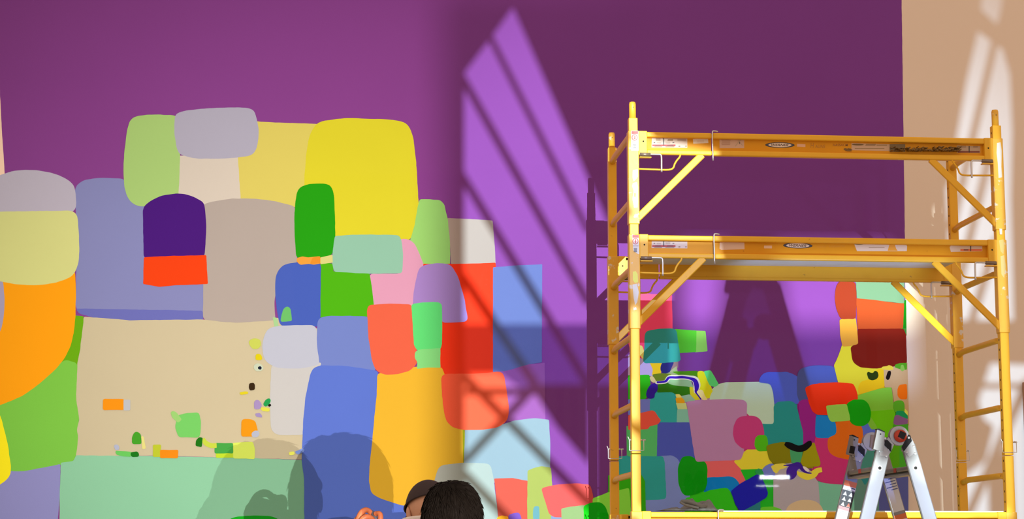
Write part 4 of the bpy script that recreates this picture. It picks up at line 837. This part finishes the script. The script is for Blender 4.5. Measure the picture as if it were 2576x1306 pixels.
for i in range(3):
    for s in (-1, 1): it.append((.202+i*.026, .218+i*.026, s*.014-.008, s*.014+.008, w_ if not (i == 2 and s == -1) else (.7, .1, .05), 't'))
    for s in (-1, 1): it.append((.219+i*.026, .221+i*.026, s*.014-.01, s*.014+.01, w_, 'r'))
it += [(.276, .292, -.03, .03, (.42, .22, .23), 'r'), (.292, .36, -.03, .03, w_, 'r'), (.298, .345, -.022, .022, (.25, .25, .25), 'o'), (.300, .343, -.020, .020, w_, 'o'), (.36, .42, -.03, .03, (.1, .1, .12), 'r')]
raildecal(LT, LBm, it, 'white and black warning sticker with orange top and small ladder figures')
it = [(.13, .30, -.028, .028, w_, 'r')]+[(.14+i*.013, .144+i*.013, -.026, .026 if i % 2 else .006, (.05, .07, .22), 'r') for i in range(5)]+[(.315, .34, -.03, .03, o_, 'r'), (.34, .44, -.03, .03, (.62, .62, .62), 'r'), (.35, .38, -.02, .01, (.1, .1, .12), 'r'), (.385, .43, -.02, .02, (.1, .1, .12), 'r')]
raildecal(RT_, RBm, it, 'white instruction sticker with blue lines above an orange and grey one')
# small red and white stickers on the top rungs
for a, b in ((LT, LBm), (RT_, RBm)):
    c = extend(a, b, a.z-.105)
    MB().box(c.x-.0235, c.x-.0215, 9.02, 9.06, c.z-.01, c.z+.01).build('rung_sticker', RDP, lad)

# ---------------------------------------------------------------- people
def skinned(name, chains, m, parent, sub=2, root=0):
    """chains: lists of (point, radius) with shared points merged -> one smooth limb surface"""
    V = []; E = []; R = []
    def idx(p, r):
        for i, q in enumerate(V):
            if (q-p).length < 1e-4: return i
        V.append(p); R.append(r); return len(V)-1
    for c in chains:
        last = None
        for p, r in c:
            i = idx(Vector(p), r)
            if last is not None and i != last: E.append((last, i))
            last = i
    me = bpy.data.meshes.new(name); me.from_pydata([tuple(v) for v in V], E, [])
    o = bpy.data.objects.new(name, me); COL.objects.link(o)
    md = o.modifiers.new('s', 'SKIN'); md.use_smooth_shade = True; md.branch_smoothing = .6
    sk = me.skin_vertices[0].data if me.skin_vertices else None
    if sk is None:
        bm = bmesh.new(); bm.from_mesh(me); bm.verts.layers.skin.verify(); bm.to_mesh(me); bm.free(); sk = me.skin_vertices[0].data
    for i, v in enumerate(sk):
        r = R[i]; v.radius = (r, r) if not isinstance(r, tuple) else r; v.use_root = (i == root)
    ss = o.modifiers.new('u', 'SUBSURF'); ss.levels = sub; ss.render_levels = sub
    bpy.context.view_layer.update()
    me2 = bpy.data.meshes.new_from_object(o.evaluated_get(bpy.context.evaluated_depsgraph_get()))
    bpy.data.objects.remove(o); bpy.data.meshes.remove(me); me2.materials.clear()
    return link(name, me2, m, parent, True)
SKIN = mat('skin', (.56, .31, .19), .5, var=.08, vscale=25, bump=.1, bscale=300, spec=.4)
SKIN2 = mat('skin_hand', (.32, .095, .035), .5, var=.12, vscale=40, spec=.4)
def head(c, s, fwd, m, parent):
    """ovoid head with brow, nose, lips, chin and ears; c centre, s size, fwd unit vector of the face"""
    f = Vector(fwd).normalized(); rgt = f.cross(Vector((0, 0, 1))).normalized(); u = rgt.cross(f)
    T = lambda x, y, z: c+rgt*x*s+f*y*s+u*z*s
    mb = MB(); n, mm = 32, 22; k = len(mb.v)
    for i in range(mm+1):
        th = math.pi*i/mm
        for j in range(n):
            ph = 2*math.pi*j/n; x = math.sin(th)*math.cos(ph); y = math.sin(th)*math.sin(ph); z = math.cos(th)
            X = x*.078*(1-.28*max(0, -z)); Yy = y*(.095 if y > 0 else .100); Z = z*.115
            if y > 0:
                Yy += .014*math.exp(-((z+.78)/.18)**2)*math.exp(-(x/.35)**2)
                Yy += .028*math.exp(-((z+.18)/.15)**2)*math.exp(-(x/.13)**2)
                Yy -= .012*math.exp(-((z-.02)/.12)**2)*math.exp(-((abs(x)-.4)/.16)**2)
                Yy += .006*math.exp(-((z+.48)/.06)**2)*math.exp(-(x/.25)**2)
            elif z < -.3: Yy *= 1-.35*(-z-.3)
            mb.v.append(tuple(T(X, Yy, Z)))
    for i in range(mm):
        for j in range(n): mb.f.append((k+i*n+j, k+(i+1)*n+j, k+(i+1)*n+(j+1)%n, k+i*n+(j+1)%n))
    for sg in (-1, 1):
        e = MB().ball((0, 0, 0), (.008, .018, .030), 12, 8)
        mb.add([T(sg*.080+v[0], -.008+v[1]*(.8), -.012+v[2]) for v in e.v], e.f)
    h = mb.build('head', m, parent, True)
    for sg in (-1, 1):
        e = MB().ball(T(sg*.030, .083, .006), .011*s, 12, 8); e.build('eye', mat('eye_white', (.8, .8, .78), .2), h, True)
    lp = MB().tube([T(-.024, .088, -.054), T(0, .097, -.053), T(.024, .088, -.054)], [.003, .006, .003], 8); lp.build('lips', mat('lips', (.45, .14, .11), .5), h, True)
    return h, T
def finger(mb, pts, r): mb.tube(smoothpath(pts, 4), [r*(1-.22*i/12) for i in range(4*(len(pts)-1)+1)], 10); mb.ball(pts[-1], r*.8, 10, 7)
def hand(parent, W, d, side, m, curl=.6):
    """relaxed or curled hand at wrist W, pointing along d; side = palm normal"""
    d = Vector(d).normalized(); nrm = Vector(side).normalized(); c = d.cross(nrm).normalized(); mb = MB()
    mb.add(*_ell(W+d*.045, d, c, nrm, (.052, .042, .017)))
    for k, (o_, L) in enumerate(((-.030, .070), (-.010, .080), (.010, .074), (.029, .058))):
        b = W+d*.085+c*o_; a1 = curl; p = [W+d*.05+c*o_*.8, b]
        ang = 0; q = b
        for s_, l in enumerate((.42, .33, .25)):
            ang += a1*(.6+.5*s_); q = q+(d*math.cos(ang)+nrm*math.sin(ang))*L*l; p.append(q)
        finger(mb, p, .0088 if k < 3 else .0075)
    b = W+d*.02-c*.030
    finger(mb, [W+d*.015-c*.015, b-c*.012+nrm*.01, b+d*.03-c*.016+nrm*.024, b+d*.052-c*.004+nrm*.036], .0098)
    return mb.build('hand', m, parent, True)
def _ell(c, a, b, n_, r):
    e = MB().ball((0, 0, 0), (1, 1, 1), 16, 10)
    return [c+a*v[0]*r[0]+b*v[1]*r[1]+n_*v[2]*r[2] for v in e.v], e.f

def person(name, label, hx, hy, hz, lean, shirt, trous, larm, rarm, skin=SKIN, sh_z=None, nx=0.0, ny=.05):
    """figure facing the wall (+Y); (hx, hy, hz) head centre; lean = forward offset of the head from the hips"""
    t = thing(name, label, 'person', (hx, hy-lean, 0))
    bx, by = hx, hy-lean
    sz = sh_z or hz-.20
    P = dict(pel=(bx, by, .95), wai=(bx, by+.01, 1.08), che=(bx, by+.03, sz-.14), nkb=(bx+nx, hy-ny, sz+.045), nkt=(bx+nx*.7, hy-.02-ny*.4+.02, hz-.08+max(0, ny-.05)*.8))
    for s, sg in (('l', -1), ('r', 1)):
        P['hip'+s] = (bx+sg*.09, by, .90); P['kne'+s] = (bx+sg*.11, by+.02, .50); P['ank'+s] = (bx+sg*.12, by-.02, .09); P['toe'+s] = (bx+sg*.13, by+.15, .04)
        P['sho'+s] = (bx+sg*.185, by+.03, sz)
    body = [[(P['pel'], .12), (P['wai'], .115), (P['che'], .13), (P['nkb'], .065), (P['nkt'], .056)]]
    arms = {'l': larm, 'r': rarm}
    for s in 'lr':
        el, wr = arms[s]
        body.append([(P['che'], .13), (P['sho'+s], .055), (el, .043), (wr, .028)])
        body.append([(P['pel'], .12), (P['hip'+s], .085), (P['kne'+s], .055), (P['ank'+s], .038)])
    skinned('body', body, skin, t)
    V3 = Vector
    ch = [[(P['pel'], .145), (P['wai'], .14), (P['che'], .155), (P['nkb'], .082)]]
    for s in 'lr':
        el, wr = arms[s]; mid = V3(P['sho'+s]).lerp(V3(el), .75)
        ch.append([(P['che'], .155), (P['sho'+s], .074), (tuple(mid), .062)])
    skinned('shirt', ch, shirt, t)
    ch = [[(P['wai'], .128), (P['pel'], .148)]]
    for s in 'lr': ch.append([(P['pel'], .148), (P['hip'+s], .103), (P['kne'+s], .075), ((P['ank'+s][0], P['ank'+s][1], .12), .062)])
    skinned('trousers', ch, trous, t)
    for s in 'lr':
        mb = MB(); a = V3(P['ank'+s]); e = _ell(V3((a.x, a.y+.07, .045)), V3((1, 0, 0)), V3((0, 1, 0)), V3((0, 0, 1)), (.048, .135, .045)); mb.add(*e)
        mb.ball((a.x, a.y, .075), (.044, .05, .05)); mb.box(a.x-.045, a.x+.045, a.y-.055, a.y+.19, 0.0, .02); mb.build('shoe', BLP, t, True)
    return t, P
DK = mat('dark_cotton', (.03, .035, .05), .9, var=.2, vscale=20); WT = mat('white_cotton', (.74, .70, .65), .85, bump=.3, bscale=30); JE = mat('dark_denim', (.05, .07, .13), .9, var=.2, vscale=30)
# black haired painter, nearest
ht = at(1138, 1213, 6.6)
hc = Vector((ht.x, 6.6, ht.z-.128))
t1, P1 = person('person', 'person with short black hair seen from behind, in front of the capped one', hc.x, hc.y, hc.z, .06, DK, JE,
    ((hc.x-.26, hc.y-.02, 1.16), (hc.x-.24, hc.y+.12, .93)), ((hc.x+.26, hc.y-.02, 1.16), (hc.x+.24, hc.y+.12, .93)), sh_z=1.40)
h1, T1 = head(hc, 1.0, (0.05, 1, 0), SKIN, t1)
for s, wr in ((-1, (hc.x-.24, hc.y+.12, .93)), (1, (hc.x+.24, hc.y+.12, .93))): hand(t1, Vector(wr), (0, .35, -1), (-s, 0, 0), SKIN, .35)
def hair(T, c, parent):
    random.seed(11); mb = MB(); n, mm = 40, 24
    for i in range(mm+1):
        th = math.pi*.80*i/mm
        for j in range(n):
            ph = 2*math.pi*j/n; x = math.sin(th)*math.cos(ph); y = math.sin(th)*math.sin(ph); z = math.cos(th)
            if y > .25 and z < .45: k_ = .90
            else: k_ = 1
            nn = 1+.035*noise.noise(Vector((x*3.2, y*3.2, z*3.2)))+.02*noise.noise(Vector((x*9, y*9, z*9)))
            sf = max(math.sin(th), .08)**-.22; x *= sf; y *= sf
            mb.v.append(tuple(T(x*.100*nn*k_, -.006+y*.115*nn*k_, .008+z*.122*nn)))
    for i in range(mm):
        for j in range(n): mb.f.append((i*n+j, (i+1)*n+j, (i+1)*n+(j+1)%n, i*n+(j+1)%n))
    for _ in range(2600):
        th = math.acos(random.uniform(-.72, 1)); ph = random.uniform(0, 2*math.pi)
        if math.sin(ph)*math.sin(th) > .45 and math.cos(th) < .4: continue
        d = Vector((math.sin(th)*math.cos(ph), math.sin(th)*math.sin(ph), math.cos(th)))
        # lock runs from the crown downwards along the skull
        axis = Vector((-.15, -.25, 1)).normalized(); tg = (d*d.dot(axis)-axis); tg = tg.normalized() if tg.length > .05 else Vector((1, 0, 0))
        tg = (tg+Vector((random.uniform(-.45, .45), random.uniform(-.45, .45), random.uniform(-.2, .2)))).normalized()
        L = random.uniform(.02, .038); lift = random.uniform(.0, .010)*(2.0 if random.random() < .15 else 1)
        S3 = lambda v, k: T(v.x*.100*k*max(math.hypot(v.x, v.y), .08)**-.22, -.006+v.y*.115*k*max(math.hypot(v.x, v.y), .08)**-.22, .008+v.z*.122*k)
        p0 = S3(d, .985); d1 = (d+tg*L*5).normalized(); d2 = (d+tg*L*11).normalized()
        p1 = S3(d1, 1.012+lift*2); p2 = S3(d2, 1.005+lift*5)
        mb.tube([p0, p1, p2], [.0024, .0020, .0003], 4, False)
    # tuft behind the ear at lower right
    for _ in range(60):
        a = T(.088+random.uniform(-.006, .006), -.03+random.uniform(-.03, .02), -.045+random.uniform(-.03, .03))
        b = a+Vector((random.uniform(.004, .022), random.uniform(-.01, .0), random.uniform(-.028, -.006)))
        mb.tube([a, (a+b)/2+Vector((.004, 0, 0)), b], [.003, .002, .0003], 4, False)
    mb.build('hair', mat('black_hair', (.0018, .0014, .001), .7, spec=.03), parent, True)
hair(T1, hc, h1)
# capped painter, further on, left hand raised with a small dark pen
ct = at(1072, 1211, 7.2)
cc = Vector((at(1079, 1260, 7.2).x, 7.2, ct.z-.112))
wrist = at(905, 1345, 7.45); elb = at(965, 1440, 7.38)
t2, P2 = person('person', 'person in a dark brown cap and white shirt with left hand raised', cc.x, cc.y, cc.z, .16, WT, JE,
    (tuple(elb), tuple(wrist)), ((cc.x+.25, cc.y-.02, 1.20), (cc.x+.2, cc.y+.2, 1.10)), sh_z=cc.z-.085, nx=-.018, ny=.095)
h2, T2 = head(cc, 1.0, (-.25, 1, -.42), SKIN, t2)
hand(t2, Vector((cc.x+.2, cc.y+.2, 1.10)), (0, .9, -.3), (-1, 0, 0), SKIN2, .5)
mb = MB(); n, mm = 36, 16; 
for i in range(mm+1):
    th = math.pi*.44*i/mm
    for j in range(n):
        ph = 2*math.pi*j/n; x = math.sin(th)*math.cos(ph); y = math.sin(th)*math.sin(ph); z = math.cos(th)
        wv = 1+.012*math.sin(6*ph)*math.sin(th)
        mb.v.append(tuple(T2(x*.086*wv, y*.106*wv, .004+z*.116)))
for i in range(mm):
    for j in range(n): mb.f.append((i*n+j, (i+1)*n+j, (i+1)*n+(j+1)%n, i*n+(j+1)%n))
capm = mat('brown_cap', (.026, .014, .016), .75, bump=.35, bscale=60, var=.15, vscale=12)
cap = mb.build('cap', capm, h2, True)
mb = MB(); mb.tube([T2(.0855*math.cos(a), .1055*math.sin(a), .028) for a in [2*math.pi*k/36 for k in range(37)]], .003, 6); mb.build('cap_band', mat('cap_band', (.02, .012, .014), .8), h2, True)
mb = MB(); V = []
for i in range(7):
    for j in range(9):
        a = math.radians(40+100*j/8); r = .10+.065*i/6*math.sin(math.radians(180*j/8))**.5; V.append(T2(.086/.1*r*math.cos(a)*.95, r*math.sin(a), .026-.012*i/6))
mb.add(V, [(i*9+j, i*9+j+1, (i+1)*9+j+1, (i+1)*9+j) for i in range(6) for j in range(8)]); mb.build('cap_peak', capm, h2, True)
# shirt collar
mb = MB(); nb = Vector(P2['nkb'])
mb.tube([(nb.x+.078*math.cos(a), nb.y+.075*math.sin(a)-.005, nb.z+.004-.012*math.sin(a)) for a in [2*math.pi*k/28 for k in range(29)]], .010, 8); mb.build('collar', WT, t2, True)
# raised hand: palm, curled fingers and thumb closing on a small dark pen
mb = MB(); A = lambda x, y, dy=0: at(x, y, 7.45+dy)
mb.add(*_ell(at(915, 1325, 7.46), Vector((-.25, 0, 1)).normalized(), Vector((1, 0, .25)).normalized(), Vector((0, 1, 0)), (.05, .045, .022)))
finger(mb, [A(900, 1330), A(902, 1306), A(912, 1287, .01), A(925, 1284, .035), A(938, 1297, .05)], .0130)
finger(mb, [A(907, 1335, -.012), A(908, 1313, -.018), A(920, 1301, -.02), A(934, 1304, -.005), A(942, 1314, .015)], .0130)
finger(mb, [A(908, 1342, -.02), A(914, 1326, -.03), A(928, 1318, -.032), A(940, 1324, -.015)], .0128)
finger(mb, [A(912, 1352, -.02), A(920, 1340, -.03), A(932, 1334, -.03), A(941, 1340, -.015)], .0115)
finger(mb, [A(928, 1338, .01), A(950, 1324, .0), A(957, 1306, -.002), A(955, 1293, .005), A(946, 1293, .02)], .0130)
mb.build('hand', SKIN2, t2, True)
pen = thing('marker_pen', 'small dark pen tip held in the raised hand of the capped person', 'pen', tuple(at(940, 1292, 7.47)))
mb = MB(); a = at(936, 1287.5, 7.50); b = at(948, 1312, 7.455); mb.tube([a, a.lerp(b, .1), b], [.006, .0085, .0085], 14); mb.build('pen_body', mat('pen_slate', (.05, .06, .085), .5), pen, True)
